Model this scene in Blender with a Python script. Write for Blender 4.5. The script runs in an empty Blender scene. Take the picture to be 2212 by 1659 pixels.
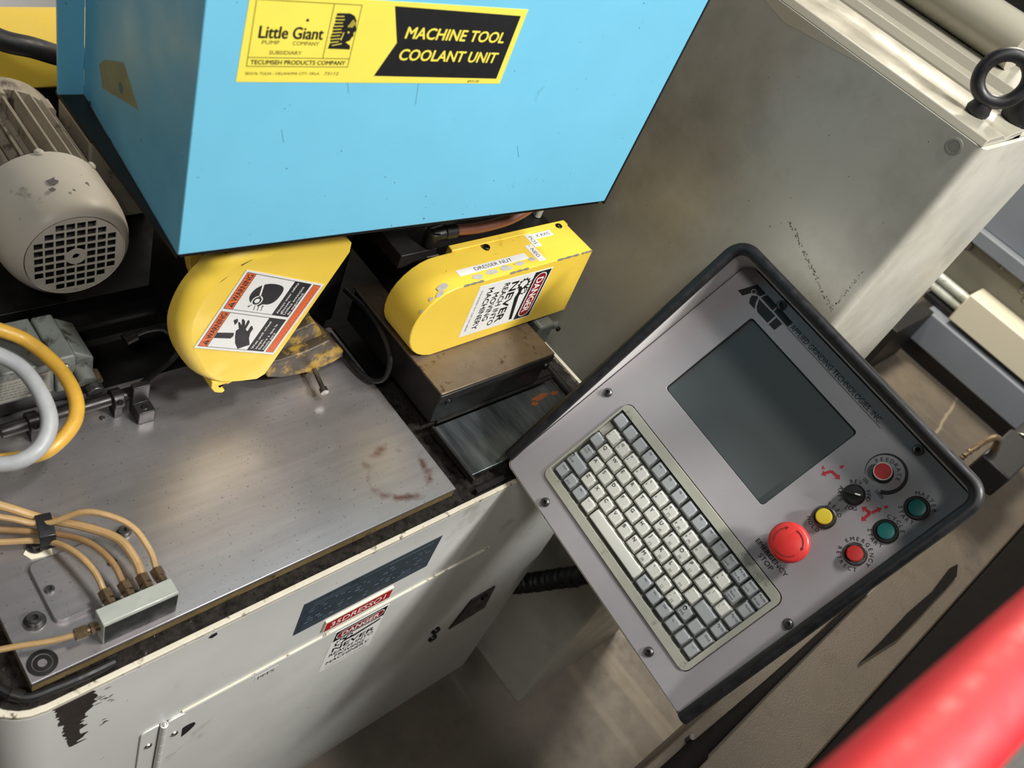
import bpy, bmesh, math, random
from mathutils import Vector, Matrix
from mathutils.geometry import tessellate_polygon

random.seed(7)
scene = bpy.context.scene
COL = scene.collection

# ------------------------------------------------------------------ camera, world, lights, exposure
cam_d = bpy.data.cameras.new('camera')
cam = bpy.data.objects.new('camera', cam_d)
COL.objects.link(cam)
_R = ((0.717878, -0.605242, 0.343996), (-0.273183, -0.699402, -0.66046), (0.64033, 0.380156, -0.667427))
_rt, _dn, _fw = [Vector(r).normalized() for r in _R]
_m = Matrix((_rt, -_dn, -_fw)).transposed().to_4x4()
_m.translation = Vector((0, 0, 1.6))
cam.matrix_world = _m
cam_d.sensor_width = 36.0
cam_d.lens = 1860.0 / 2212.0 * 36.0
cam_d.clip_start = 0.02
cam_d.dof.use_dof = True
cam_d.dof.focus_distance = 1.02
cam_d.dof.aperture_fstop = 8.0
scene.camera = cam

world = bpy.data.worlds.new('world')
scene.world = world
world.use_nodes = True
world.node_tree.nodes['Background'].inputs[0].default_value = (0.78, 0.88, 1.0, 1)
world.node_tree.nodes['Background'].inputs[1].default_value = 0.018


def area(name, loc, target, sx, sy, watts, col):
    d = bpy.data.lights.new(name, 'AREA')
    d.shape = 'RECTANGLE'
    d.size, d.size_y, d.energy, d.color = sx, sy, watts, col
    o = bpy.data.objects.new(name, d)
    COL.objects.link(o)
    o.location = loc
    o.rotation_euler = (Vector(target) - Vector(loc)).to_track_quat('-Z', 'Y').to_euler()
    return o


area('ceiling_light_front', (1.22, -1.25, 2.95), (0.8, -0.4, 0), 0.44, 0.20, 92, (1.0, 0.985, 0.96))
area('ceiling_light_overhead', (0.90, -0.10, 3.00), (0.80, 0.0, 0), 0.36, 0.20, 24, (1.0, 0.97, 0.93))
area('ceiling_light_right', (2.95, 1.0, 2.7), (2.8, 0.5, 0), 1.2, 0.30, 105, (1.0, 0.90, 0.74))
area('ceiling_light_left', (-0.75, -0.55, 2.95), (-0.3, 0.0, 0), 0.50, 0.20, 17, (1.0, 0.97, 0.93))

scene.view_settings.view_transform = 'Standard'
scene.view_settings.look = 'None'
scene.view_settings.gamma = 1.0
scene.view_settings.exposure = 0.0
scene.view_settings.use_curve_mapping = False


# ------------------------------------------------------------------ materials
def lin(c):
    r = []
    for v in c[:3]:
        v = v / 255.0
        r.append(v / 12.92 if v <= 0.04045 else ((v + 0.055) / 1.055) ** 2.4)
    return (r[0], r[1], r[2], 1.0)


MATS = {}


class NT:
    def __init__(self, name):
        self.m = bpy.data.materials.new(name)
        self.m.use_nodes = True
        self.t = self.m.node_tree
        self.b = self.t.nodes['Principled BSDF']
        self.geo = None

    def n(self, kind, **kw):
        nd = self.t.nodes.new(kind)
        for k, v in kw.items():
            setattr(nd, k, v)
        return nd

    def l(self, a, b):
        self.t.links.new(a, b)

    def pos(self):
        if self.geo is None:
            self.geo = self.n('ShaderNodeNewGeometry')
        return self.geo.outputs['Position']

    def mapped(self, scale=(1, 1, 1), rot=(0, 0, 0), loc=(0, 0, 0)):
        mp = self.n('ShaderNodeMapping')
        mp.inputs['Scale'].default_value = scale
        mp.inputs['Rotation'].default_value = rot
        mp.inputs['Location'].default_value = loc
        self.l(self.pos(), mp.inputs['Vector'])
        return mp.outputs['Vector']

    def noise(self, scale, detail=4, rough=0.55, vec=None):
        t = self.n('ShaderNodeTexNoise')
        t.inputs['Scale'].default_value = scale
        t.inputs['Detail'].default_value = detail
        t.inputs['Roughness'].default_value = rough
        self.l(vec if vec is not None else self.pos(), t.inputs['Vector'])
        return t.outputs['Fac']

    def ramp(self, fac, p0, p1, c0=(0, 0, 0, 1), c1=(1, 1, 1, 1)):
        r = self.n('ShaderNodeValToRGB')
        r.color_ramp.elements[0].position = p0
        r.color_ramp.elements[1].position = p1
        r.color_ramp.elements[0].color = c0
        r.color_ramp.elements[1].color = c1
        self.l(fac, r.inputs[0])
        return r.outputs[0]

    def mix(self, fac, a, b):
        x = self.n('ShaderNodeMix', data_type='RGBA')
        if isinstance(fac, float):
            x.inputs[0].default_value = fac
        else:
            self.l(fac, x.inputs[0])
        for s, v in ((6, a), (7, b)):
            if isinstance(v, tuple):
                x.inputs[s].default_value = v
            else:
                self.l(v, x.inputs[s])
        return x.outputs[2]

    def math(self, op, a, b=None, c=None):
        x = self.n('ShaderNodeMath', operation=op)
        for i, v in enumerate((a, b, c)):
            if v is None:
                continue
            if isinstance(v, (int, float)):
                x.inputs[i].default_value = v
            else:
                self.l(v, x.inputs[i])
        return x.outputs[0]

    def bump(self, h, strength=0.2, dist=0.002):
        b = self.n('ShaderNodeBump')
        b.inputs['Strength'].default_value = strength
        b.inputs['Distance'].default_value = dist
        self.l(h, b.inputs['Height'])
        self.l(b.outputs[0], self.b.inputs['Normal'])


def pmat(name, col, rough=0.5, metal=0.0, var=0.10, vscale=9, dirt=None, specks=None, bump=0.0, bscale=150, rvar=0.12,
         coat=0.0, stretch=None):
    """painted / plain material. dirt=(colour, threshold, scale), specks=(colour, threshold, scale)"""
    t = NT(name)
    c = lin(col)
    vec = t.mapped(stretch) if stretch else None
    nz = t.noise(vscale, 5, 0.6, vec)
    lo = tuple(v * (1 - var) for v in c[:3]) + (1,)
    hi = tuple(min(1, v * (1 + var)) for v in c[:3]) + (1,)
    out = t.ramp(nz, 0.3, 0.7, lo, hi)
    if dirt:
        dn = t.noise(dirt[2], 6, 0.65)
        f = t.ramp(dn, dirt[1], min(1, dirt[1] + (dirt[3] if len(dirt) > 3 else 0.10)))
        out = t.mix(f, out, lin(dirt[0]))
    if specks:
        sn = t.noise(specks[2], 3, 0.5)
        f = t.ramp(sn, specks[1], min(1, specks[1] + 0.02))
        out = t.mix(f, out, lin(specks[0]))
    t.l(out, t.b.inputs['Base Color'])
    rr = t.noise(vscale * 3, 4)
    t.l(t.ramp(rr, 0.3, 0.7, (max(0, rough - rvar),) * 3 + (1,), (min(1, rough + rvar),) * 3 + (1,)),
        t.b.inputs['Roughness'])
    t.b.inputs['Metallic'].default_value = metal
    if coat:
        t.b.inputs['Coat Weight'].default_value = coat
    if bump:
        t.bump(t.noise(bscale, 4), bump)
    return t.m


def plain(name, col, rough=0.6, metal=0.0):
    return pmat(name, col, rough, metal, var=0.04, vscale=40, rvar=0.05)


def M(key):
    return MATS[key]


MATS['blue'] = pmat('blue_paint', (116, 196, 226), 0.42, var=0.05, vscale=7, dirt=((96, 160, 180), 0.66, 14),
                    specks=((72, 116, 132), 0.735, 210), bump=0.03)
MATS['blue_scratch'] = plain('scratched_blue', (94, 158, 182), 0.5)
MATS['blue_dirty'] = pmat('blue_paint_grimy', (70, 120, 140), 0.5, var=0.15, vscale=15)
MATS['yellow'] = pmat('yellow_paint', (248, 212, 78), 0.38, var=0.05, vscale=8, dirt=((214, 176, 52), 0.66, 20),
                      specks=((96, 82, 40), 0.735, 120), bump=0.02)
MATS['yellow_worn'] = pmat('yellow_paint_worn', (176, 142, 62), 0.5, var=0.2, vscale=25, dirt=((74, 64, 50), 0.40, 34))
MATS['cabinet'] = pmat('cabinet_paint', (210, 211, 206), 0.45, var=0.05, vscale=5, dirt=((170, 164, 148), 0.64, 7),
                       specks=((70, 66, 60), 0.755, 120), bump=0.02)
MATS['edge_white'] = pmat('chipped_white_edge', (214, 206, 186), 0.5, var=0.10, vscale=30, dirt=((96, 84, 66), 0.57, 75))
MATS['cream'] = pmat('enclosure_paint', (186, 184, 172), 0.34, var=0.12, vscale=3.5, dirt=((136, 134, 118), 0.45, 4.5, 0.35),
                     specks=((110, 106, 92), 0.745, 190), bump=0.02, bscale=300)
MATS['gloss_cream'] = pmat('gloss_cream_paint', (160, 156, 140), 0.25, var=0.05, vscale=6, coat=0.3)
MATS['pend'] = pmat('pendant_paint', (164, 160, 162), 0.45, var=0.04, vscale=12, dirt=((136, 130, 134), 0.68, 24),
                    specks=((88, 84, 88), 0.76, 260), bump=0.04, bscale=500)
MATS['pend_side'] = pmat('pendant_case_paint', (214, 210, 208), 0.45, var=0.05, vscale=12,
                         dirt=((90, 86, 82), 0.68, 70))
MATS['rubber'] = pmat('black_rubber', (24, 24, 26), 0.46, var=0.2, vscale=30, dirt=((60, 60, 62), 0.69, 60))
MATS['black'] = plain('black_plastic', (20, 20, 21), 0.45)
MATS['matt_black'] = plain('matt_black_rubber', (20, 18, 17), 0.9)
MATS['matt_black'].node_tree.nodes['Principled BSDF'].inputs['Specular IOR Level'].default_value = 0.1
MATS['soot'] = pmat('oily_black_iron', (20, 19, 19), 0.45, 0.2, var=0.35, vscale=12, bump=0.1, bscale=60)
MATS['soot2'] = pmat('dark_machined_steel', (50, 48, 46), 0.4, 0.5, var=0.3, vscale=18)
MATS['key_w'] = plain('ivory_key_plastic', (214, 214, 204), 0.5)
MATS['key_g'] = plain('grey_key_plastic', (166, 169, 170), 0.5)
MATS['bezel'] = pmat('beige_bezel_plastic', (170, 170, 156), 0.5, var=0.08, vscale=30, dirt=((120, 118, 104), 0.62, 40))
MATS['well'] = pmat('dusty_key_well', (74, 73, 66), 0.7, var=0.25, vscale=60)
MATS['ink'] = plain('black_ink', (22, 22, 24), 0.55)
MATS['faint_ink'] = plain('faded_ink', (104, 106, 106), 0.6)
MATS['white'] = plain('white_vinyl', (236, 236, 232), 0.45)
MATS['white_ink'] = plain('white_ink', (240, 240, 236), 0.5)
MATS['lbl_yellow'] = pmat('label_yellow', (244, 228, 92), 0.35, var=0.04, vscale=12, dirt=((214, 196, 90), 0.68, 30))
MATS['orange'] = plain('label_orange', (232, 108, 52), 0.45)
MATS['orange_ink'] = plain('dark_orange_ink', (176, 70, 30), 0.45)
MATS['dred'] = plain('label_dark_red', (142, 28, 38), 0.45)
MATS['tagred'] = plain('engraved_tag_red', (176, 30, 34), 0.4)
MATS['tagcream'] = plain('tag_core_cream', (226, 220, 196), 0.5)
MATS['plate_blue'] = pmat('nameplate_grey_blue', (62, 74, 84), 0.35, 0.3, var=0.12, vscale=30)
MATS['plate_ink'] = plain('nameplate_etching', (116, 136, 152), 0.4, 0.2)
MATS['chrome'] = pmat('bright_steel', (206, 206, 204), 0.25, 1.0, var=0.08, vscale=40)
MATS['steel'] = pmat('screw_steel', (112, 110, 108), 0.35, 0.9, var=0.2, vscale=60)
MATS['darkscrew'] = plain('black_oxide_screw', (40, 40, 42), 0.35, 0.7)
MATS['brass'] = pmat('dull_brass_fitting', (122, 104, 82), 0.42, 0.75, var=0.2, vscale=80)
MATS['amber'] = pmat('amber_nylon_tube', (176, 144, 98), 0.34, var=0.15, vscale=40)
MATS['amber2'] = pmat('dark_amber_nylon_tube', (142, 112, 74), 0.34, var=0.15, vscale=40)
MATS['brown_hose'] = pmat('brown_hose', (122, 74, 52), 0.4, var=0.2, vscale=40)
MATS['motor'] = pmat('motor_paint', (220, 214, 200), 0.45, var=0.06, vscale=12, dirt=((150, 142, 128), 0.62, 25),
                     specks=((100, 98, 96), 0.72, 60))
MATS['motor_fin'] = pmat('motor_fin_paint', (160, 150, 132), 0.55, var=0.15, vscale=20, dirt=((88, 80, 70), 0.55, 30))
MATS['chip'] = plain('bare_grey_chip', (112, 110, 112), 0.5)
MATS['chip_light'] = pmat('bare_metal_chip', (186, 184, 178), 0.5, 0.0, var=0.15, vscale=120)
MATS['manifold'] = pmat('manifold_alloy', (186, 190, 180), 0.45, 0.2, var=0.12, vscale=40, dirt=((120, 122, 112), 0.6, 60))
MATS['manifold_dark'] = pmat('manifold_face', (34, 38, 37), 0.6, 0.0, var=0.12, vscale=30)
MATS['greycast'] = pmat('grey_cast_alloy', (112, 116, 110), 0.5, 0.2, var=0.15, vscale=30, dirt=((62, 60, 54), 0.55, 40))
MATS['hose_y'] = pmat('yellow_hose', (206, 160, 60), 0.42, var=0.12, vscale=50, dirt=((150, 112, 52), 0.62, 90))
MATS['hose_g'] = pmat('grey_hose', (164, 166, 166), 0.45, var=0.1, vscale=50)
MATS['rust_plate'] = pmat('rusty_steel', (120, 106, 88), 0.45, 0.55, var=0.15, vscale=25, dirt=((74, 52, 38), 0.60, 70),
                          stretch=(0.4, 1, 1))
MATS['red_btn'] = plain('red_button', (206, 52, 46), 0.4)
MATS['estop'] = pmat('emergency_red', (214, 56, 52), 0.38, var=0.06, vscale=60)
MATS['estop_groove'] = plain('dark_red_groove', (128, 34, 34), 0.5)
MATS['yel_btn'] = plain('yellow_button', (226, 200, 60), 0.35)
MATS['teal_btn'] = plain('teal_lens', (30, 108, 104), 0.3)
MATS['redmark'] = pmat('worn_red_print', (186, 44, 58), 0.6, var=0.15, vscale=80)
MATS['redpaint'] = pmat('red_gloss_paint', (204, 34, 42), 0.55, var=0.10, vscale=30)
MATS['bench'] = pmat('brown_grey_textured_paint', (76, 67, 55), 0.5, 0.0, var=0.10, vscale=9,
                     dirt=((58, 50, 42), 0.60, 9), bump=0.3, bscale=420)
MATS['greyblue'] = pmat('grey_blue_paint', (112, 118, 126), 0.5, var=0.06, vscale=5)
MATS['olive'] = pmat('olive_grey_paint', (108, 106, 92), 0.5, var=0.08, vscale=5, specks=((50, 46, 40), 0.72, 60))
MATS['offwhite'] = pmat('off_white_panel', (206, 200, 178), 0.5, var=0.04, vscale=4)
MATS['blocker_paint'] = pmat('pale_grey_hammertone', (170, 174, 178), 0.5, var=0.08, vscale=60, bump=0.2, bscale=220)
MATS['wall'] = pmat('wall_paint', (214, 216, 220), 0.7, var=0.03, vscale=2)
MATS['rating'] = pmat('dull_rating_plate', (150, 148, 136), 0.5, 0.2, var=0.1, vscale=60)
MATS['edge_gold'] = pmat('oily_golden_edge', (150, 128, 88), 0.4, 0.3, var=0.25, vscale=40, dirt=((70, 58, 42), 0.58, 60))
MATS['plugcream'] = pmat('cream_plug', (150, 147, 136), 0.45)
MATS['groove'] = pmat('olive_groove_shade', (84, 80, 66), 0.5)
MATS['wheel'] = pmat('grey_abrasive', (96, 92, 86), 0.9, var=0.3, vscale=90, bump=0.4, bscale=400)
MATS['tan'] = pmat('tan_painted_reflection', (150, 150, 110), 0.55, var=0.08, vscale=30)
MATS['stain_rust'] = pmat('rust_stain', (128, 72, 36), 0.55, 0.2, var=0.2, vscale=90)
MATS['grease'] = pmat('dried_black_grease', (34, 26, 24), 0.3, var=0.3, vscale=60)


def screen_mat():
    t = NT('lcd_screen_glass')
    t.b.inputs['Base Color'].default_value = lin((84, 90, 90))
    t.b.inputs['Roughness'].default_value = 0.28
    t.b.inputs['Coat Weight'].default_value = 0.3
    n = t.noise(500, 2)
    t.bump(n, 0.03)
    return t.m


def table_mat():
    t = NT('ground_steel_table')
    br = t.noise(60, 5, 0.6, t.mapped((0.12, 1.6, 1)))
    cloud = t.noise(7, 5, 0.6)
    base = t.ramp(br, 0.25, 0.75, lin((176, 173, 174)), lin((194, 190, 190)))
    base = t.mix(t.ramp(cloud, 0.55, 0.90), base, lin((150, 142, 136)))
    sp = t.noise(330, 3)
    base = t.mix(t.math('MULTIPLY', t.ramp(sp, 0.66, 0.72), 0.7), base, lin((84, 76, 70)))
    # old ring left by an oil can: a mark with its own shape on the table
    sx = t.n('ShaderNodeSeparateXYZ')
    t.l(t.pos(), sx.inputs[0])
    wob = t.noise(55, 4)
    dx = t.math('SUBTRACT', sx.outputs[0], 0.536)
    dy = t.math('SUBTRACT', sx.outputs[1], 0.402)
    r = t.math('SQRT', t.math('ADD', t.math('MULTIPLY', dx, dx), t.math('MULTIPLY', dy, dy)))
    r = t.math('ADD', r, t.math('MULTIPLY', t.math('SUBTRACT', wob, 0.5), 0.02))
    d = t.math('ABSOLUTE', t.math('SUBTRACT', r, 0.037))
    ring = t.ramp(d, 0.002, 0.007, (1, 1, 1, 1), (0, 0, 0, 1))
    patch = t.ramp(t.noise(24, 3), 0.46, 0.60)
    base = t.mix(t.math('MULTIPLY', t.math('MULTIPLY', ring, patch), 0.85), base, lin((112, 58, 36)))
    t.l(base, t.b.inputs['Base Color'])
    t.b.inputs['Metallic'].default_value = 0.9
    t.l(t.ramp(cloud, 0.3, 0.8, (0.36,) * 3 + (1,), (0.50,) * 3 + (1,)), t.b.inputs['Roughness'])
    t.bump(br, 0.04)
    return t.m


def crust_mat():
    t = NT('oily_grinding_sludge')
    n = t.noise(110, 6, 0.7)
    t.l(t.ramp(n, 0.3, 0.75, lin((40, 37, 35)), lin((120, 113, 106))), t.b.inputs['Base Color'])
    t.b.inputs['Metallic'].default_value = 0.5
    t.b.inputs['Roughness'].default_value = 0.16
    t.bump(t.noise(150, 6, 0.75), 1.0, 0.010)
    return t.m


def floor_mat():
    t = NT('worn_concrete')
    a = t.noise(2.2, 6, 0.6)
    b = t.noise(14, 6, 0.7)
    c = t.ramp(a, 0.32, 0.68, lin((82, 77, 71)), lin((112, 102, 88)))
    c = t.mix(t.math('MULTIPLY', t.ramp(b, 0.45, 0.7), 0.5), c, lin((72, 63, 54)))
    st = t.noise(5, 6, 0.7, t.mapped((1, 4, 1)))
    c = t.mix(t.ramp(st, 0.68, 0.74), c, lin((134, 124, 106)))
    # saw-cut joints worn open, and pale scrape marks
    ln = t.noise(1.6, 3, 0.5, t.mapped((9, 0.35, 1), (0, 0, 0.25)))
    c = t.mix(t.math('MULTIPLY', t.ramp(ln, 0.60, 0.66), 0.45), c, lin((128, 118, 102)))
    sx = t.n('ShaderNodeSeparateXYZ')
    t.l(t.mapped((1, 1, 1), (0, 0, -0.16)), sx.inputs[0])
    jt = t.math('ABSOLUTE', t.math('SUBTRACT', t.math('FRACT', t.math('ADD', t.math('MULTIPLY', sx.outputs[1], 1.55), t.math('MULTIPLY', t.noise(6, 3), 0.05))), 0.5))
    c = t.mix(t.ramp(jt, 0.004, 0.010, (0.8, 0.8, 0.8, 1), (0, 0, 0, 1)), c, lin((146, 136, 116)))
    t.l(c, t.b.inputs['Base Color'])
    t.l(t.ramp(b, 0.3, 0.7, (0.42,) * 3 + (1,), (0.65,) * 3 + (1,)), t.b.inputs['Roughness'])
    t.bump(b, 0.15)
    return t.m


def tray_mat():
    t = NT('dark_steel_tray')
    br = t.noise(30, 5, 0.6, t.mapped((2.2, 0.3, 1)))
    c = t.ramp(br, 0.3, 0.75, lin((66, 72, 74)), lin((136, 142, 144)))
    t.l(c, t.b.inputs['Base Color'])
    t.b.inputs['Metallic'].default_value = 0.85
    t.b.inputs['Roughness'].default_value = 0.36
    return t.m


MATS['screen'] = screen_mat()
MATS['table'] = table_mat()
MATS['crust'] = crust_mat()
MATS['floor'] = floor_mat()
MATS['tray'] = tray_mat()

# ------------------------------------------------------------------ geometry helpers
OFF = {}      # object -> world offset its mesh coordinates are measured from


class Fr:
    """a plane frame: (u, v, w) -> point"""

    def __init__(self, o, ux, uy, s=1.0):
        self.o, self.x, self.y = Vector(o), Vector(ux).normalized(), Vector(uy).normalized()
        self.n = self.x.cross(self.y)
        self.s = s

    def __call__(self, u, v, w=0.0):
        return self.o + (self.x * u + self.y * v + self.n * w) * self.s


def rrect(x0, y0, x1, y1, r, n=5, corners=(1, 1, 1, 1)):
    """rounded rectangle, counter-clockwise from bottom-left; corners = bl, br, tr, tl"""
    pts = []
    for (cx, cy, a0, k, px, py) in ((x0 + r, y0 + r, 180, 0, x0, y0), (x1 - r, y0 + r, 270, 1, x1, y0),
                                    (x1 - r, y1 - r, 0, 2, x1, y1), (x0 + r, y1 - r, 90, 3, x0, y1)):
        if not corners[k] or r <= 0:
            pts.append((px, py))
        else:
            for i in range(n + 1):
                a = math.radians(a0 + 90.0 * i / n)
                pts.append((cx + r * math.cos(a), cy + r * math.sin(a)))
    return pts


def circle(cx, cy, r, n=28, a0=0.0, a1=360.0):
    full = abs(a1 - a0) >= 359.9
    k = n if full else n + 1
    return [(cx + r * math.cos(math.radians(a0 + (a1 - a0) * i / n)),
             cy + r * math.sin(math.radians(a0 + (a1 - a0) * i / n))) for i in range(k)]


def smooth_path(pts, sub=6):
    P = [Vector(p) for p in pts]
    if len(P) < 3:
        return P
    out = []
    for i in range(len(P) - 1):
        p0 = P[i - 1] if i else P[0] * 2 - P[1]
        p1, p2 = P[i], P[i + 1]
        p3 = P[i + 2] if i + 2 < len(P) else P[-1] * 2 - P[-2]
        for k in range(sub):
            t = k / sub
            out.append(0.5 * ((2 * p1) + (p2 - p0) * t + (2 * p0 - 5 * p1 + 4 * p2 - p3) * t * t +
                              (3 * p1 - p0 - 3 * p2 + p3) * t ** 3))
    out.append(P[-1])
    return out


TXT = {}


def text_geo(s, bold=0.0, shear=0.0, spacing=1.0):
    key = (s, bold, shear, spacing)
    if key not in TXT:
        cu = bpy.data.curves.new('t', 'FONT')
        cu.body = s
        cu.size = 1.0
        cu.resolution_u = 3
        cu.offset = bold
        cu.shear = shear
        cu.space_character = spacing
        cu.fill_mode = 'FRONT'
        ob = bpy.data.objects.new('t', cu)
        me = ob.to_mesh()
        vs = [(v.co.x, v.co.y) for v in me.vertices]
        fs = [tuple(p.vertices) for p in me.polygons]
        ob.to_mesh_clear()
        bpy.data.objects.remove(ob)
        bpy.data.curves.remove(cu)
        xs = [v[0] for v in vs] or [0]
        ys = [v[1] for v in vs] or [0]
        x0, x1 = min(xs), max(xs)
        TXT[key] = ([(v[0] - x0, v[1]) for v in vs], fs, x1 - x0, min(ys), max(ys))
    return TXT[key]


CAPH = 0.70   # cap height of the built-in font at size 1


class MB:
    def __init__(self):
        self.V, self.F, self.MI = [], [], []

    def add(self, vs, fs, m=0):
        b = len(self.V)
        self.V.extend(Vector(v) for v in vs)
        for f in fs:
            self.F.append(tuple(b + i for i in f))
            self.MI.append(m)
        return self

    def box(self, x0, x1, y0, y1, z0, z1, m=0, fr=None):
        vs = [(x, y, z) for x in (x0, x1) for y in (y0, y1) for z in (z0, z1)]
        if fr:
            vs = [fr(*v) for v in vs]
        return self.add(vs, [(0, 1, 3, 2), (4, 6, 7, 5), (0, 4, 5, 1), (2, 3, 7, 6), (0, 2, 6, 4), (1, 5, 7, 3)], m)

    def prism(self, outer, fr, w0, w1, m=0, holes=(), mtop=None, sides=True):
        """outline in the (u,v) plane of frame fr, from w0 to w1; w1 face is the front"""
        loops = [list(outer)] + [list(h) for h in holes]
        flat = [p for l in loops for p in l]
        tris = tessellate_polygon([[Vector((p[0], p[1], 0)) for p in l] for l in loops])
        n = len(flat)
        # orientation
        fixed = []
        for t in tris:
            a, b, c = (flat[i] for i in t)
            s = (b[0] - a[0]) * (c[1] - a[1]) - (b[1] - a[1]) * (c[0] - a[0])
            fixed.append(tuple(t) if s > 0 else tuple(reversed(t)))
        base = len(self.V)
        self.V.extend(fr(p[0], p[1], w1) for p in flat)
        for t in fixed:
            self.F.append(tuple(base + i for i in t))
            self.MI.append(m if mtop is None else mtop)
        if sides:
            self.V.extend(fr(p[0], p[1], w0) for p in flat)
            for t in fixed:
                self.F.append(tuple(base + n + i for i in reversed(t)))
                self.MI.append(m)
            k = 0
            for li, l in enumerate(loops):
                ar = sum(l[i][0] * l[(i + 1) % len(l)][1] - l[(i + 1) % len(l)][0] * l[i][1] for i in range(len(l)))
                ccw = ar > 0
                for i in range(len(l)):
                    a, b = base + k + i, base + k + (i + 1) % len(l)
                    q = (a, a + n, b + n, b)
                    out = q if (ccw == (li == 0)) else tuple(reversed(q))
                    self.F.append(out)
                    self.MI.append(m)
                k += len(l)
        return self

    def lathe(self, prof, o, axis, n=28, m=0):
        """prof: (radius, height) along axis from o"""
        o, ax = Vector(o), Vector(axis).normalized()
        u = ax.orthogonal().normalized()
        v = ax.cross(u)
        vs, fs, idx = [], [], []
        for r, h in prof:
            if r <= 1e-7:
                idx.append([len(vs)] * n)
                vs.append(o + ax * h)
            else:
                st = len(vs)
                idx.append([st + i for i in range(n)])
                for i in range(n):
                    a = 2 * math.pi * i / n
                    vs.append(o + ax * h + (u * math.cos(a) + v * math.sin(a)) * r)
        for k in range(len(prof) - 1):
            A, B = idx[k], idx[k + 1]
            for i in range(n):
                j = (i + 1) % n
                f = []
                for q in (A[i], A[j], B[j], B[i]):
                    if q not in f:
                        f.append(q)
                if len(f) > 2:
                    fs.append(tuple(f))
        return self.add(vs, fs, m)

    def cyl(self, p0, p1, r0, r1=None, n=20, m=0):
        p0, p1 = Vector(p0), Vector(p1)
        L = (p1 - p0).length
        r1 = r0 if r1 is None else r1
        return self.lathe([(0, 0), (r0, 0), (r1, L), (0, L)], p0, p1 - p0, n, m)

    def hexa(self, p0, p1, r, m=0):
        return self.cyl(p0, p1, r, r, 6, m)

    def tube(self, pts, r, n=10, m=0, sub=6, caps=True):
        P = smooth_path(pts, sub) if sub > 1 else [Vector(p) for p in pts]
        rr = r if callable(r) else (lambda t: r)
        vs, fs = [], []
        d0 = (P[1] - P[0]).normalized()
        u = d0.orthogonal().normalized()
        for i, p in enumerate(P):
            d = (P[min(i + 1, len(P) - 1)] - P[max(i - 1, 0)]).normalized()
            u = (u - d * u.dot(d))
            u = u.normalized() if u.length > 1e-6 else d.orthogonal().normalized()
            v = d.cross(u)
            R = rr(i / (len(P) - 1))
            for k in range(n):
                a = 2 * math.pi * k / n
                vs.append(p + (u * math.cos(a) + v * math.sin(a)) * R)
        for i in range(len(P) - 1):
            for k in range(n):
                j = (k + 1) % n
                fs.append((i * n + k, i * n + j, (i + 1) * n + j, (i + 1) * n + k))
        if caps:
            fs.append(tuple(reversed(range(n))))
            fs.append(tuple((len(P) - 1) * n + k for k in range(n)))
        return self.add(vs, fs, m)

    def torus(self, c, nrm, R, r, n=32, k=12, m=0):
        c, ax = Vector(c), Vector(nrm).normalized()
        u = ax.orthogonal().normalized()
        v = ax.cross(u)
        vs, fs = [], []
        for i in range(n):
            a = 2 * math.pi * i / n
            d = u * math.cos(a) + v * math.sin(a)
            for j in range(k):
                b = 2 * math.pi * j / k
                vs.append(c + d * (R + r * math.cos(b)) + ax * (r * math.sin(b)))
        for i in range(n):
            for j in range(k):
                i2, j2 = (i + 1) % n, (j + 1) % k
                fs.append((i * k + j, i2 * k + j, i2 * k + j2, i * k + j2))
        return self.add(vs, fs, m)

    # ---- flat print on a frame -------------------------------------------------
    def flat(self, pts, fr, w, m=0, holes=()):
        return self.prism(pts, fr, w, w, m, holes, sides=False)

    def rect(self, fr, x0, y0, x1, y1, w, m=0):
        return self.flat([(x0, y0), (x1, y0), (x1, y1), (x0, y1)], fr, w, m)

    def frame_rect(self, fr, x0, y0, x1, y1, t, w, m=0):
        return self.flat([(x0, y0), (x1, y0), (x1, y1), (x0, y1)], fr, w, m,
                         [[(x0 + t, y0 + t), (x1 - t, y0 + t), (x1 - t, y1 - t), (x0 + t, y1 - t)]])

    def line(self, fr, x0, y0, x1, y1, t, w, m=0):
        dx, dy = x1 - x0, y1 - y0
        L = math.hypot(dx, dy) or 1
        nx, ny = -dy / L * t / 2, dx / L * t / 2
        return self.flat([(x0 - nx, y0 - ny), (x1 - nx, y1 - ny), (x1 + nx, y1 + ny), (x0 + nx, y0 + ny)], fr, w, m)

    def text(self, fr, s, x, y, cap, w, m=0, width=None, align='l', ang=0.0, bold=0.0, shear=0.0):
        """baseline-left at (x, y); cap = capital height; width stretches to fit"""
        if not s.strip():
            return self
        vs, fs, tw, _, _ = text_geo(s, 0.0, shear)
        sy = cap / CAPH
        sx = (width / tw) if width else sy
        W = tw * sx
        ox = {'l': 0, 'c': -W / 2, 'r': -W}[align]
        ca, sa = math.cos(math.radians(ang)), math.sin(math.radians(ang))
        # heavier strokes: the same glyphs laid again, shifted by a hair
        e = bold * sy * 1.3
        for kk, (ex, ey) in enumerate(((e, 0), (-e, 0), (0, e * 0.7), (0, -e * 0.7), (0, 0)) if bold else ((0, 0),)):
            out = []
            wk = w + kk * 0.00003 / fr.s
            for a, b in vs:
                p, q = a * sx + ox + ex, b * sy + ey
                out.append(fr(x + p * ca - q * sa, y + p * sa + q * ca, wk))
            self.add(out, fs, m)
        return self

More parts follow.
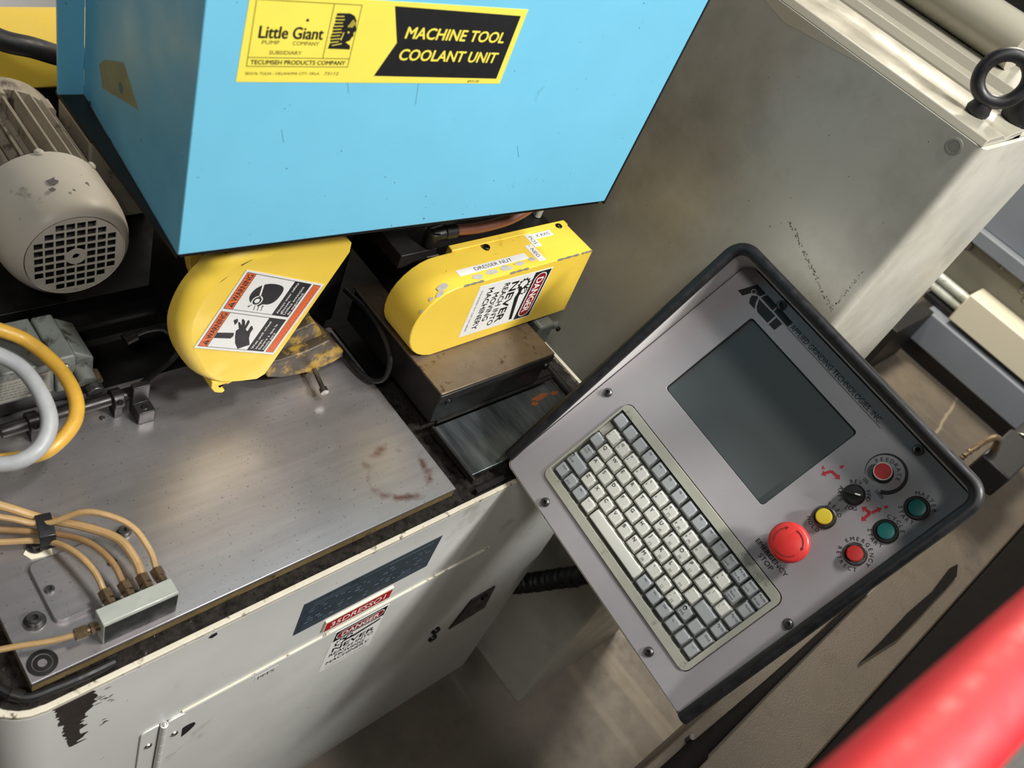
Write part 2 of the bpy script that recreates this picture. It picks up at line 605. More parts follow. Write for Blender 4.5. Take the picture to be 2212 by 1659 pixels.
    def arc_text(self, fr, s, cx, cy, r, mid, step, cap, w, m=0, inward=False, bold=0.0):
        """characters set round a circle; mid = angle of the middle of the word, degrees"""
        n = len(s)
        for i, ch in enumerate(s):
            k = i - (n - 1) / 2
            a = mid - k * step if not inward else mid + k * step
            rr = r
            px, py = cx + rr * math.cos(math.radians(a)), cy + rr * math.sin(math.radians(a))
            rot = a - 90 if not inward else a + 90
            q = cap / 2
            ca, sa = math.cos(math.radians(rot)), math.sin(math.radians(rot))
            self.text(fr, ch, px + q * sa, py - q * ca, cap, w, m, align='c', ang=rot, bold=bold)
        return self

    def build(self, name, mats, parent=None, bevel=0.0, seg=2, angle=35):
        me = bpy.data.meshes.new(name)
        if parent is not None:
            off = OFF.get(parent, Vector((0, 0, 0)))
        else:
            xs = [v.x for v in self.V]
            ys = [v.y for v in self.V]
            zs = [v.z for v in self.V]
            off = Vector(((min(xs) + max(xs)) / 2, (min(ys) + max(ys)) / 2, min(zs)))
        me.from_pydata([v - off for v in self.V], [], self.F)
        if isinstance(mats, str):
            mats = [mats]
        for k in mats:
            me.materials.append(M(k))
        if any(self.MI):
            me.polygons.foreach_set('material_index', self.MI)
        me.polygons.foreach_set('use_smooth', [True] * len(me.polygons))
        me.set_sharp_from_angle(angle=math.radians(angle))
        me.update()
        o = bpy.data.objects.new(name, me)
        COL.objects.link(o)
        if parent is not None:
            o.parent = parent
            OFF[o] = off
        else:
            o.location = off
            OFF[o] = off
        if bevel:
            b = o.modifiers.new('bevel', 'BEVEL')
            b.width = bevel
            b.segments = seg
            b.limit_method = 'ANGLE'
            b.angle_limit = math.radians(40)
        return o


def tag(o, label=None, cat=None, group=None, kind=None):
    for k, v in (('label', label), ('category', cat), ('group', group), ('kind', kind)):
        if v:
            o[k] = v
    return o


def thing(name, label, cat, loc, group=None, rot=None):
    o = bpy.data.objects.new(name, None)
    o.empty_display_size = 0.02
    COL.objects.link(o)
    if rot is not None:
        mm = rot.to_4x4()
        mm.translation = Vector(loc)
        o.matrix_world = mm
        OFF[o] = Vector((0, 0, 0))
    else:
        o.location = loc
        OFF[o] = Vector(loc)
    return tag(o, label, cat, group)


XZ = lambda y: Fr((0, y, 0), (1, 0, 0), (0, 0, 1))        # plane facing -Y; u = X, v = Z, w toward -Y
XY = lambda z: Fr((0, 0, z), (1, 0, 0), (0, 1, 0))        # plane facing up
YZ = lambda x: Fr((x, 0, 0), (0, -1, 0), (0, 0, 1))       # plane facing -X; u = -Y, v = Z


def socket_screw(name, p, nrm, r, h, parent, mat='steel', hexr=0.45, washer=0.0):
    """cap screw with a hexagonal socket"""
    p, nrm = Vector(p), Vector(nrm).normalized()
    mb = MB()
    z = 0.0
    if washer:
        mb.cyl(p, p + nrm * (washer * 0.18), washer, n=22)
        z = washer * 0.18
    mb.lathe([(0, z), (r, z), (r, z + h * 0.85), (r * 0.88, z + h), (r * hexr, z + h), (r * hexr, z + h * 0.4),
              (0, z + h * 0.35)], p, nrm, 18, 0)
    mb.lathe([(0, z + h * 0.45), (r * hexr * 0.98, z + h * 0.45)], p, nrm, 6, 1)
    return mb.build(name, [mat, 'ink'], parent)



# ------------------------------------------------------------------ the setting
def struct(name, mb, mats, **k):
    return tag(mb.build(name, mats, **k), kind='structure')


struct('floor', MB().box(-3, 5.5, -3, 3.2, -0.05, 0), 'floor')
struct('wall_back', MB().box(-3, 5.5, 2.4, 2.5, 0, 3.2), 'wall')
struct('wall_right', MB().box(4.6, 4.7, -3, 2.4, 0, 3.2), 'wall')


# ------------------------------------------------------------------ shared prints
def danger_print(mb, fr, W, H, w):
    """white / black / dark red safety label, materials 0 white 1 ink 2 red 3 white ink"""
    mb.prism([(0, 0), (W, 0), (W, H), (0, H)], fr, 0, w, 0)
    e = 0.00012
    mb.rect(fr, 0.02 * W, 0.755 * H, 0.98 * W, 0.985 * H, w + e, 1)
    cy, hh = 0.87 * H, 0.085 * H
    mb.flat(rrect(0.05 * W, cy - hh, 0.95 * W, cy + hh, hh * 0.98, 8), fr, w + 2 * e, 3)
    mb.flat(rrect(0.065 * W, cy - hh * 0.85, 0.935 * W, cy + hh * 0.85, hh * 0.84, 8), fr, w + 3 * e, 2)
    mb.text(fr, 'DANGER', W / 2, cy - hh * 0.55, hh * 1.1, w + 4 * e, 3, width=0.70 * W, align='c', bold=0.02)
    # meshing gears catching a hand
    for gx, gy, gr, nt in ((0.20 * W, 0.645 * H, 0.068 * H, 11), (0.345 * W, 0.690 * H, 0.045 * H, 9)):
        pts = []
        for i in range(nt * 4):
            a = 2 * math.pi * i / (nt * 4)
            r = gr * (1.28 if i % 4 in (0, 1) else 1.0)
            pts.append((gx + r * math.cos(a), gy + r * math.sin(a)))
        mb.flat(pts, fr, w + e, 1, [circle(gx, gy, gr * 0.78, 18)])
    for k in range(4):
        a = math.radians(20 + 38 * k)
        mb.line(fr, 0.25 * W, 0.67 * H, 0.25 * W + 0.11 * H * math.cos(a), 0.67 * H + 0.09 * H * math.sin(a) + 0.004, 0.010 * W, w + 2 * e, 1)
    mb.flat([(0.22 * W, 0.600 * H), (0.34 * W, 0.615 * H), (0.46 * W, 0.60 * H), (0.94 * W, 0.675 * H), (0.94 * W, 0.715 * H),
             (0.45 * W, 0.655 * H), (0.33 * W, 0.66 * H), (0.25 * W, 0.635 * H)], fr, w + 2 * e, 1)
    mb.text(fr, 'NEVER', W / 2, 0.455 * H, 0.098 * H, w + e, 1, width=0.80 * W, align='c', bold=0.025)
    mb.text(fr, 'REACH INTO', W / 2, 0.350 * H, 0.072 * H, w + e, 1, width=0.84 * W, align='c', bold=0.015)
    mb.text(fr, 'MOVING', W / 2, 0.245 * H, 0.072 * H, w + e, 1, width=0.56 * W, align='c', bold=0.015)
    mb.text(fr, 'MACHINERY', W / 2, 0.140 * H, 0.072 * H, w + e, 1, width=0.82 * W, align='c', bold=0.015)
    mb.text(fr, 'SIGNMARK DIV CAT NO 88080', W / 2, 0.045 * H, 0.022 * H, w + e, 1, width=0.80 * W, align='c')


DANGER_MATS = ['white', 'ink', 'dred', 'white_ink']

# ------------------------------------------------------------------ machine base cabinet
CY = 0.331
base = thing('machine_base_cabinet', 'pale grey sheet metal machine base cabinet with hinged door and black sludge tray on top',
             'cabinet', (0.488, 0.75, 0))
X0, X1 = 0.066, 0.906
out = rrect(X0, CY, X1, 1.092, 0.045, 6, (1, 0, 0, 0))
mb = MB()
mb.prism(out, XY(0), 0.0, 0.7675, 0)
mb.build('body', 'cabinet', base)
inn = rrect(X0 + 0.006, CY + 0.006, X1 - 0.006, 1.086, 0.040, 6, (1, 0, 0, 0))
MB().prism(out, XY(0), 0.7675, 0.774, 0, [inn]).build('rim', 'edge_white', base, bevel=0.0008)
# sludge: an uneven wet layer inside the rim
mb = MB()
NX, NY = 400, 120
xs = [X0 + 0.008 + (X1 - X0 - 0.016) * i / NX for i in range(NX + 1)]
ys = [CY + 0.0065 + 0.315 * j / NY for j in range(NY + 1)]
rnd = random.Random(3)
hh = [[0.7700 + rnd.random() * 0.0020 + 0.0012 * math.sin(i * 0.37 + 2 * math.sin(j * 0.21)) * math.sin(j * 0.53) for i in range(NX + 1)] for j in range(NY + 1)]
vs = []
for j in range(NY + 1):
    for i in range(NX + 1):
        x, y = xs[i], ys[j]
        if x < X0 + 0.045 and y < CY + 0.045:      # follow the rounded corner
            dx, dy = X0 + 0.045 - x, CY + 0.045 - y
            d = math.hypot(dx, dy)
            if d > 0.037:
                x, y = X0 + 0.045 - dx / d * 0.037, CY + 0.045 - dy / d * 0.037
        vs.append((x, y, hh[j][i]))
fs = [(j * (NX + 1) + i, j * (NX + 1) + i + 1, (j + 1) * (NX + 1) + i + 1, (j + 1) * (NX + 1) + i)
      for j in range(NY) for i in range(NX)]
tag(mb.add(vs, fs).build('sludge', 'crust', base, angle=80), 'wet black sludge', kind='stuff')
MB().box(0.62, 0.90, CY + 0.009, CY + 0.015, 0.770, 0.780).build('drip_strip', 'soot', base)
# groove over the door and the door itself
fr = XZ(CY)
MB().box(0.249, 0.712, CY - 0.0026, CY, 0.5975, 0.5992).build('door_lip', 'edge_white', base, bevel=0.0004)
dr = MB().prism(rrect(0.233, 0.03, 0.712, 0.5955, 0.006, 3), fr, 0, 0.0022, 0).build('door', 'cabinet', base, bevel=0.0008)
MB().prism([(0.2535, 0.548), (0.2545, 0.522), (0.260, 0.525), (0.265, 0.530), (0.2690, 0.536), (0.2700, 0.542), (0.2680, 0.547), (0.263, 0.5495), (0.258, 0.5500)], fr, 0.0022, 0.0026).build('cable_hole', 'ink', dr)
for (x, z) in ((0.6985, 0.357), (0.7025, 0.327)):
    MB().cyl((x, CY - 0.002, z), (x, CY - 0.007, z), 0.0085, 0.0075, 14).build('latch', 'darkscrew', dr)
MB().prism([(0.744, 0.314), (0.825, 0.318), (0.813, 0.402), (0.760, 0.400)], fr, 0, 0.003).build('handle_pocket', 'soot2', base, bevel=0.001)
MB().cyl((0.797, CY - 0.003, 0.380), (0.797, CY - 0.006, 0.380), 0.007, n=14).build('pocket_screw', 'darkscrew', base)
# hinge
hg = MB().prism(rrect(0.2035, 0.42, 0.2235, 0.5965, 0.006, 4, (0, 0, 0, 1)), fr, 0, 0.0022).build('hinge_leaf', 'cabinet', base, bevel=0.0006)
MB().prism(rrect(0.2325, 0.42, 0.2520, 0.5965, 0.003, 3), fr, 0.0022, 0.0042).build('hinge_leaf', 'cabinet', base, bevel=0.0006)
for i in range(7):
    z1 = 0.596 - 0.025 * i
    MB().cyl((0.228, CY - 0.004, z1 - 0.0243), (0.228, CY - 0.004, z1), 0.0042, n=14).build('hinge_knuckle', 'cabinet', base)
MB().lathe([(0, 0), (0.003, 0), (0.003, 0.0015), (0, 0.0025)], (0.228, CY - 0.004, 0.596), (0, 0, 1), 12).build('hinge_pin', 'chrome', base)
for (x, z) in ((0.2135, 0.552), (0.2425, 0.552)):
    MB().lathe([(0.0048, 0), (0.0042, 0.0014), (0.002, 0.0024), (0, 0.0026)], (x, CY - (0.0022 if x < 0.22 else 0.0042), z), (0, -1, 0), 14).build('rivet', 'chrome', base)
# grease run at the left corner
rg = random.Random(14)
lft, rgt = [], []
for k in range(34):
    z = 0.768 - 0.0032 * k
    t_ = k / 33.0
    lft.append((0.118 + 0.012 * t_ + (rg.random() - 0.5) * 0.005, z))
    rgt.append((0.150 + 0.004 * math.sin(t_ * 9) - 0.012 * t_ * t_ + (rg.random() - 0.5) * 0.011 * (0.4 + t_), z))
MB().prism(lft + list(reversed(rgt)), fr, 0, 0.0005).build('grease_smear', 'grease', base)
for k in range(16):
    x, z = 0.152 + rg.random() * 0.016, 0.760 - rg.random() * 0.085
    MB().prism([(x, z), (x + 0.003 + rg.random() * 0.004, z - 0.0006), (x + 0.002, z + 0.0007)], fr, 0, 0.0004).build('grease_fleck', 'grease', base)
MB().prism([(0.262, 0.7600), (0.266, 0.7560), (0.2715, 0.7585), (0.2705, 0.7635), (0.265, 0.7635)], fr, 0, 0.0006).build('paint_chip', 'ink', base)
# nameplate
mb = MB()
npf = Fr((0.379, CY, 0.6505), (1, 0, 0), (0, 0, 1), 0.001)
mb.prism([(0, 0), (198, 0), (198, 73), (0, 73)], npf, 0, 1.0, 0)
mb.rect(npf, 0.5, 71.2, 197.5, 72.6, 1.1, 2)
for (x0, y, x1) in ((14, 63, 62), (14, 57.5, 74), (120, 64, 185), (78, 66, 186)):
    mb.rect(npf, x0, y, x1, y + 0.9, 1.15, 1)
rt = random.Random(11)
for row in range(7):
    y = 12 + row * 6.6
    x = 8 + rt.random() * 6
    while x < 188:
        ww = 2 + rt.random() * 6
        if rt.random() < 0.42:
            mb.rect(npf, x, y, min(190, x + ww), y + 1.2 + rt.random() * 1.6, 1.15, 1)
        x += ww + 1.2 + rt.random() * 5
for (x0, x1, y) in ((8, 62, 4), (8, 62, 10), (140, 186, 6), (140, 186, 12)):
    mb.rect(npf, x0, y, x1, y + 0.8, 1.16, 1)
tag(mb.build('nameplate', ['plate_blue', 'plate_ink', 'chrome'], base), 'long grey-blue metal data plate')
# engraved red tag
tf = Fr((0.4255, CY, 0.6150), (1, 0, 0), (0, 0, 1), 0.001)
mb = MB()
mb.prism([(0, 0), (101, 0), (101, 25.5), (0, 25.5)], tf, 0, 3.0, 2)
mb.rect(tf, 1.0, 1.0, 100, 22.5, 3.08, 0)
mb.text(tf, '35DRESSO1', 50, 5.4, 12.6, 3.15, 1, width=82, align='c', bold=0.006)
tag(mb.build('asset_tag', ['tagred', 'white_ink', 'tagcream'], base), 'red engraved tag reading 35DRESSO1')
# danger sticker and small PM'S strip
mb = MB()
danger_print(mb, Fr((0.4515, CY - 0.0022, 0.472), (1, 0, 0), (0, 0, 1)), 0.084, 0.117, 0.0003)
tag(mb.build('danger_sticker', DANGER_MATS, dr), 'white DANGER sticker')
pf = Fr((0.340, CY - 0.0022, 0.571), (1, 0, 0), (0, 0, 1), 0.001)
mb = MB().prism([(0, 0), (31, 0), (31, 14), (0, 14)], pf, 0, 0.2, 0)
mb.text(pf, "PM'S", 4, 3.6, 7.6, 0.35, 1, width=22)
tag(mb.build('paper_strip', ['cabinet', 'ink'], dr), "small clear strip reading PM'S")
MB().torus((0.868, CY - 0.001, 0.640), (0, -1, 0), 0.017, 0.0012, 26, 6).build('knockout_ring', 'cabinet', base)

# cable lying in the sludge
cab = thing('sludge_cable', 'black rubber cable with a sleeve lying in the sludge by the tray rim', 'cable', (0.1, 0.355, 0.772))
MB().tube([(0.052, 0.44, 0.30), (0.052, 0.436, 0.74), (0.060, 0.412, 0.786), (0.086, 0.366, 0.780), (0.101, 0.3475, 0.779), (0.125, 0.3435, 0.779), (0.150, 0.3425, 0.778), (0.175, 0.3435, 0.776)], 0.0042, 10).build('sheath', 'rubber', cab)
MB().cyl((0.0925, 0.3565, 0.7795), (0.0995, 0.3490, 0.779), 0.0058, n=14).build('sleeve', 'soot2', cab)

# ------------------------------------------------------------------ steel table plate
tb = thing('steel_table_plate', 'ground steel machine table plate with a brown ring stain, bolted over the sludge tray', 'table plate', (0.35, 0.50, 0.774))
MB().box(0.107, 0.590, 0.352, 0.645, 0.7845, 0.790).build('plate', 'table', tb, bevel=0.0010)
MB().box(0.1075, 0.5895, 0.3525, 0.640, 0.7742, 0.7845).build('edge_bar', 'edge_gold', tb)
# cover plate
cp = MB().prism(rrect(0.144, 0.394, 0.225, 0.462, 0.007, 4), XY(0.790), 0, 0.0055).build('cover_plate', 'table', tb, bevel=0.0009)
for (x, y) in ((0.151, 0.428), (0.209, 0.430)):
    socket_screw('cover_screw', (x, y, 0.7955), (0, 0, 1), 0.0042, 0.003, cp)
socket_screw('bolt', (0.1300, 0.4065, 0.790), (0, 0, 1), 0.0068, 0.0075, tb, washer=0.0095)
socket_screw('bolt', (0.2330, 0.4600, 0.790), (0, 0, 1), 0.0056, 0.0055, tb, washer=0.0072)
mb = MB().lathe([(0.0125, 0), (0.0125, 0.0006), (0.0085, 0.0008), (0.0085, -0.004), (0.0078, -0.004), (0.0078, 0.0002), (0.004, 0.0004), (0.0035, -0.001), (0, -0.001)], (0.1215, 0.3665, 0.7902), (0, 0, 1), 26)
mb.build('counterbored_bolt', 'soot2', tb)
MB().lathe([(0, 0), (0.0032, 0), (0.0028, 0.0015), (0.001, 0.002), (0, 0.002)], (0.272, 0.605, 0.790), (0, 0, 1), 12).build('small_screw', 'steel', tb)

# ------------------------------------------------------------------ lubrication manifold and its tubes
mf = thing('lubrication_manifold', 'small grey metal lubrication manifold block with five brass compression fittings', 'manifold', (0.205, 0.367, 0.790))
mb = MB()
mb.prism([(0.3585, 0.7905), (0.3765, 0.7905), (0.3765, 0.8255), (0.3600, 0.8255), (0.3585, 0.8235)], Fr((0, 0, 0), (0, 1, 0), (0, 0, 1)), 0.170, 0.2395, 0)
mb.build('block', 'manifold', mf, bevel=0.0008)
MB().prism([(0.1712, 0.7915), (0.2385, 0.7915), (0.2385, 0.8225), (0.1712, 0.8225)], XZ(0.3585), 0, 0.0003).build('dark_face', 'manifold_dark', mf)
FX = (0.186, 0.2035, 0.2205, 0.2345)
for x in FX:
    mb = MB().cyl((x, 0.3765, 0.8145), (x, 0.380, 0.8145), 0.0042, n=16)
    mb.hexa((x, 0.380, 0.8145), (x, 0.3845, 0.8145), 0.0058)
    mb.cyl((x, 0.3845, 0.8145), (x, 0.3865, 0.8145), 0.0038, n=16)
    mb.hexa((x, 0.3865, 0.8145), (x, 0.3955, 0.8145), 0.0066)
    mb.build('fitting', 'brass', mf)
mb = MB().cyl((0.170, 0.3685, 0.808), (0.166, 0.3688, 0.808), 0.0045, n=16)
mb.hexa((0.166, 0.3688, 0.808), (0.1630, 0.369, 0.808), 0.0058)
mb.cyl((0.1630, 0.369, 0.808), (0.160, 0.369, 0.808), 0.0036, n=16)
mb.hexa((0.160, 0.369, 0.808), (0.1500, 0.370, 0.808), 0.0062)
mb.build('fitting', 'brass', mf)

TG = 'amber lubrication tubes at the manifold'
tubes = [
    ('thick amber lubrication tube sweeping into the third manifold fitting', 'amber', 0.0042,
     [(0.042, 0.548, 0.30), (0.042, 0.55, 0.76), (0.062, 0.556, 0.835), (0.100, 0.545, 0.835), (0.142, 0.516, 0.822), (0.1700, 0.4940, 0.8120), (0.1970, 0.4640, 0.8200), (0.216, 0.437, 0.824), (0.2215, 0.412, 0.820), (0.2205, 0.393, 0.8145)]),
    ('amber lubrication tube arching into the manifold fitting nearest the block end', 'amber', 0.0030,
     [(0.042, 0.533, 0.30), (0.042, 0.534, 0.76), (0.062, 0.538, 0.823), (0.100, 0.530, 0.825), (0.142, 0.504, 0.818), (0.1680, 0.4850, 0.8165), (0.2000, 0.4690, 0.8375), (0.2270, 0.4420, 0.8360), (0.2360, 0.414, 0.824), (0.2345, 0.393, 0.8145)]),
    ('dark brown amber tube running to the second manifold fitting', 'amber2', 0.0030,
     [(0.042, 0.522, 0.30), (0.042, 0.522, 0.76), (0.060, 0.525, 0.814), (0.095, 0.518, 0.817), (0.137, 0.4985, 0.8090), (0.1675, 0.4800, 0.8085), (0.191, 0.448, 0.822), (0.202, 0.418, 0.822), (0.2035, 0.393, 0.8145)]),
    ('amber lubrication tube bending into the first manifold fitting beside the inlet', 'amber', 0.0030,
     [(0.042, 0.511, 0.30), (0.042, 0.511, 0.76), (0.060, 0.512, 0.806), (0.092, 0.507, 0.806), (0.134, 0.4895, 0.8030), (0.1650, 0.4735, 0.8050), (0.1785, 0.445, 0.8180), (0.1855, 0.416, 0.820), (0.186, 0.393, 0.8145)]),
    ('single straight amber inlet tube entering the manifold end fitting', 'amber', 0.0028,
     [(0.042, 0.402, 0.30), (0.042, 0.400, 0.76), (0.060, 0.393, 0.808), (0.100, 0.383, 0.811), (0.130, 0.374, 0.809), (0.151, 0.370, 0.808)]),
]
for lab, mt, r, pts in tubes:
    tag(MB().tube(pts, r, 10).build('lubrication_tube', mt), lab, 'tube', TG)
cl = thing('tube_clamp', 'black cushioned clamp holding the amber tubes to the steel table', 'clamp', (0.165, 0.482, 0.790))
mb = MB()
cf = Fr((0.170, 0.4830, 0.8105), (0.85, -0.53, 0), (0.53, 0.85, 0), 0.001)
ring = []
band = [(-15.5, -11), (-16.5, 0), (-13, 8), (0, 11.5), (13, 8), (16.5, 0), (15.5, -11)]
band_i = [(14.2, -10.5), (15.2, 0), (12, 7.0), (0, 10.2), (-12, 7.0), (-15.2, 0), (-14.2, -10.5)]
bfr = Fr((0.1680, 0.4838, 0.8085), (0.18, 0.98, 0), (0, 0, 1), 0.001)
mb.prism(band + band_i, bfr, -7, 7)
mb.build('band', 'rubber', cl, bevel=0.0006)
MB().prism([(-8, -8), (10, -12), (12, -3), (6, 6), (-6, 6), (-12, 0)], Fr((0.1575, 0.4765, 0.7903), (1, 0, 0), (0, 1, 0), 0.001), 0, 1.2).build('tab', 'tagcream', cl)
socket_screw('screw', (0.158, 0.480, 0.7915), (0, 0, 1), 0.0052, 0.0055, cl, washer=0.0085)

# ------------------------------------------------------------------ dark bed behind the table
bed = thing('machine_bed', 'oily black machine bed with stepped slideways behind the steel table', 'machine bed', (0.40, 0.9, 0.770))
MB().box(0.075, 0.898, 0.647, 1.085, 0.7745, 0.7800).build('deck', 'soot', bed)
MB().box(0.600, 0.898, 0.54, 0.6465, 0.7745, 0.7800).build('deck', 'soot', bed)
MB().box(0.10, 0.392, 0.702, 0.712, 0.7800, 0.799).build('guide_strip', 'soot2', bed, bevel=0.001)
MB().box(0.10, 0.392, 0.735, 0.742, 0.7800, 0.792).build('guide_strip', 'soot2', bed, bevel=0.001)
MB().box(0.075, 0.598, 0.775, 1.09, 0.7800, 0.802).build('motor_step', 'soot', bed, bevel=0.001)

# rod on the table with collars
rodt = thing('guide_rod', 'oily dark steel rod with two collars and a stepped bracket across the table', 'rod', (0.25, 0.607, 0.790))
MB().cyl((0.172, 0.607, 0.813), (0.306, 0.610, 0.813), 0.0072, n=18).build('rod', 'soot2', rodt)
for x in (0.202, 0.287):
    c_ = MB().cyl((x - 0.005, 0.608, 0.813), (x + 0.006, 0.608, 0.813), 0.0115, n=22).build('collar', 'soot2', rodt, bevel=0.0008)
    socket_screw('collar_screw', (x, 0.5975, 0.8185), (0, -0.85, 0.5), 0.003, 0.002, c_, 'darkscrew')
    MB().box(x - 0.004, x + 0.004, 0.600, 0.614, 0.7905, 0.806).build('collar_foot', 'soot', rodt)
mb = MB()
mb.prism([(0.582, 0.7903), (0.606, 0.7903), (0.606, 0.834), (0.598, 0.834), (0.598, 0.808), (0.582, 0.808)], Fr((0, 0, 0), (0, 1, 0), (0, 0, 1)), 0.301, 0.320, 0)
mb.build('bracket', 'soot2', rodt, bevel=0.0012)
MB().lathe([(0, 0), (0.004, 0), (0.003, 0.0008), (0, 0.0008)], (0.311, 0.590, 0.808), (0, 0, 1), 14).build('bracket_pin', 'soot', rodt)

# valve body
vl = thing('pneumatic_valve', 'grimy grey pneumatic valve with rating plate and round plug behind the hoses', 'valve', (0.22, 0.665, 0.780))
MB().box(0.165, 0.233, 0.632, 0.700, 0.822, 0.868).build('body', 'greycast', vl, bevel=0.002)
MB().box(0.165, 0.249, 0.636, 0.698, 0.8000, 0.822).build('sub_base', 'soot', vl, bevel=0.002)
MB().box(0.2345, 0.256, 0.634, 0.700, 0.815, 0.868).build('end_block', 'greycast', vl, bevel=0.003)
MB().prism([(0.256, 0.815), (0.276, 0.822), (0.276, 0.852), (0.256, 0.866)], XZ(0.640), -0.055, 0).build('end_cap', 'greycast', vl, bevel=0.002)
MB().cyl((0.262, 0.640, 0.842), (0.262, 0.622, 0.836), 0.0100, n=20).build('plug_barrel', 'greycast', vl)
pg = MB().cyl((0.268, 0.622, 0.8265), (0.268, 0.614, 0.8245), 0.0095, n=20).build('plug', 'steel', vl, bevel=0.0008)
MB().box(0.260, 0.276, 0.6132, 0.6140, 0.8238, 0.8250).build('plug_slot', 'ink', pg)
MB().cyl((0.276, 0.642, 0.826), (0.276, 0.628, 0.824), 0.006, n=16).build('lower_plug', 'brass', vl)
MB().lathe([(0.0048, 0), (0.004, 0.002), (0, 0.003)], (0.243, 0.634, 0.856), (0, -1, 0), 14).build('screw', 'chrome', vl)
mb = MB()
rf = Fr((0.171, 0.632, 0.826), (1, 0, 0), (0, 0, 1), 0.001)
mb.prism([(0, 0), (58, 0), (58, 30), (0, 30)], rf, 0, 0.3, 0)
rt = random.Random(5)
for row in range(6):
    x = 4
    while x < 50:
        ww = 1.5 + rt.random() * 4
        mb.rect(rf, x, 4 + row * 4.2, x + ww, 5.4 + row * 4.2, 0.4, 1)
        x += ww + 1.2
mb.build('rating_plate', ['rating', 'faint_ink'], vl)
MB().cyl((0.205, 0.670, 0.7805), (0.205, 0.670, 0.800), 0.019, n=18).build('stand', 'soot', vl)

# hoses
tag(MB().tube([(0.045, 0.84, 0.80), (0.060, 0.760, 0.90), (0.110, 0.700, 0.925), (0.165, 0.674, 0.912), (0.194, 0.661, 0.900), (0.2148, 0.6496, 0.888), (0.229, 0.6207, 0.880), (0.2331, 0.5916, 0.876), (0.2295, 0.5668, 0.872), (0.2178, 0.548, 0.868), (0.196, 0.5343, 0.864), (0.1793, 0.533, 0.860), (0.1518, 0.5442, 0.852), (0.110, 0.565, 0.842), (0.060, 0.585, 0.815), (0.040, 0.610, 0.70), (0.040, 0.612, 0.40), (0.042, 0.612, 0.03)], 0.0072, 12).build('yellow_hose', 'hose_y'), 'yellow flexible hose looping over the back corner of the steel table', 'hose')
tag(MB().tube([(0.045, 0.80, 0.80), (0.065, 0.725, 0.91), (0.120, 0.668, 0.925), (0.155, 0.644, 0.914), (0.1819, 0.6239, 0.905), (0.1953, 0.604, 0.900), (0.1996, 0.5724, 0.895), (0.1966, 0.5462, 0.888), (0.1852, 0.5303, 0.880), (0.1685, 0.5233, 0.874), (0.1471, 0.529, 0.868), (0.105, 0.556, 0.862), (0.055, 0.570, 0.848), (0.020, 0.572, 0.74), (0.016, 0.572, 0.40), (0.018, 0.572, 0.03)], 0.0076, 12).build('grey_hose', 'hose_g'), 'pale grey flexible hose looping in front of the yellow hose', 'hose')
tc = thing('plug_cable', 'thin black cable with a round plug curling out of the dark behind the wheel guard', 'cable', (0.345, 0.65, 0.795))
MB().tube([(0.330, 0.668, 0.838), (0.348, 0.668, 0.842), (0.368, 0.668, 0.835), (0.380, 0.655, 0.815), (0.368, 0.648, 0.802), (0.345, 0.640, 0.798), (0.325, 0.630, 0.797)], 0.0035, 10).build('lead', 'rubber', tc)
MB().cyl((0.320, 0.666, 0.836), (0.334, 0.668, 0.839), 0.0075, n=16).build('plug', 'soot2', tc, bevel=0.001)

# ------------------------------------------------------------------ electric motor
mo = thing('electric_motor', 'cream electric motor with round slotted fan cover and cooling fins', 'motor', (0.302, 0.87, 0.802))
mc = Vector((0.302, 0, 0.893))
ax = Vector((0, 1, 0))
prof = [(0.0540, 0.0), (0.0575, 0.0028), (0.0622, 0.0090), (0.0662, 0.0190), (0.0688, 0.0320), (0.0700, 0.0470), (0.0700, 0.094), (0.067, 0.094)]
cow = MB().lathe([(0.0522, 0.0030), (0.0530, 0.0015)] + prof, (mc.x, 0.752, mc.z), ax, 48).build('fan_cowl', 'motor', mo)
gf = Fr((mc.x, 0.752, mc.z), (1, 0, 0), (0, 0, 1), 0.001)
cells = []
P, S = 11.0, 9.2
for i in range(-6, 7):
    for j in range(-6, 7):
        x, y = (i + 0.5) * P, j * P * 0.95
        d = math.hypot(x, y)
        if d > 45.5 or d < 11.0:
            continue
        cells.append([(x - S / 2, y - S * 0.455), (x + S / 2, y - S * 0.455), (x + S / 2, y + S * 0.455), (x - S / 2, y + S * 0.455)])
cells.append(circle(0, 0, 4.0, 14))
MB().prism(circle(0, 0, 52.4, 40), gf, -1.5, 0.0, 0, cells).build('grille', 'motor', cow)
MB().cyl((mc.x, 0.757, mc.z), (mc.x, 0.768, mc.z), 0.052, n=28).build('fan', 'soot', mo)
MB().prism(circle(0, 0, 11, 20), gf, 0.0, 0.8, 0, [circle(0, 0, 4.0, 20)]).build('hub_ring', 'motor', cow)
MB().cyl((mc.x, 0.80, mc.z), (mc.x, 0.985, mc.z), 0.050, n=32).build('stator', 'motor_fin', mo)
for k in range(24):
    a = 2 * math.pi * k / 24
    d = Vector((math.cos(a), 0, math.sin(a)))
    f_ = Fr(Vector((mc.x, 0.85, mc.z)) + d * 0.053, d, ax, 1)
    MB().box(-0.006, 0.0150, 0, 0.120, -0.0016, 0.0016, 0, f_).build('fin', 'motor_fin', mo)
MB().lathe([(0.050, 0.0), (0.066, 0.0), (0.070, 0.008), (0.070, 0.020), (0.06, 0.030), (0.03, 0.034), (0, 0.034)], (mc.x, 0.972, mc.z), ax, 40).build('end_bell', 'motor_fin', mo)
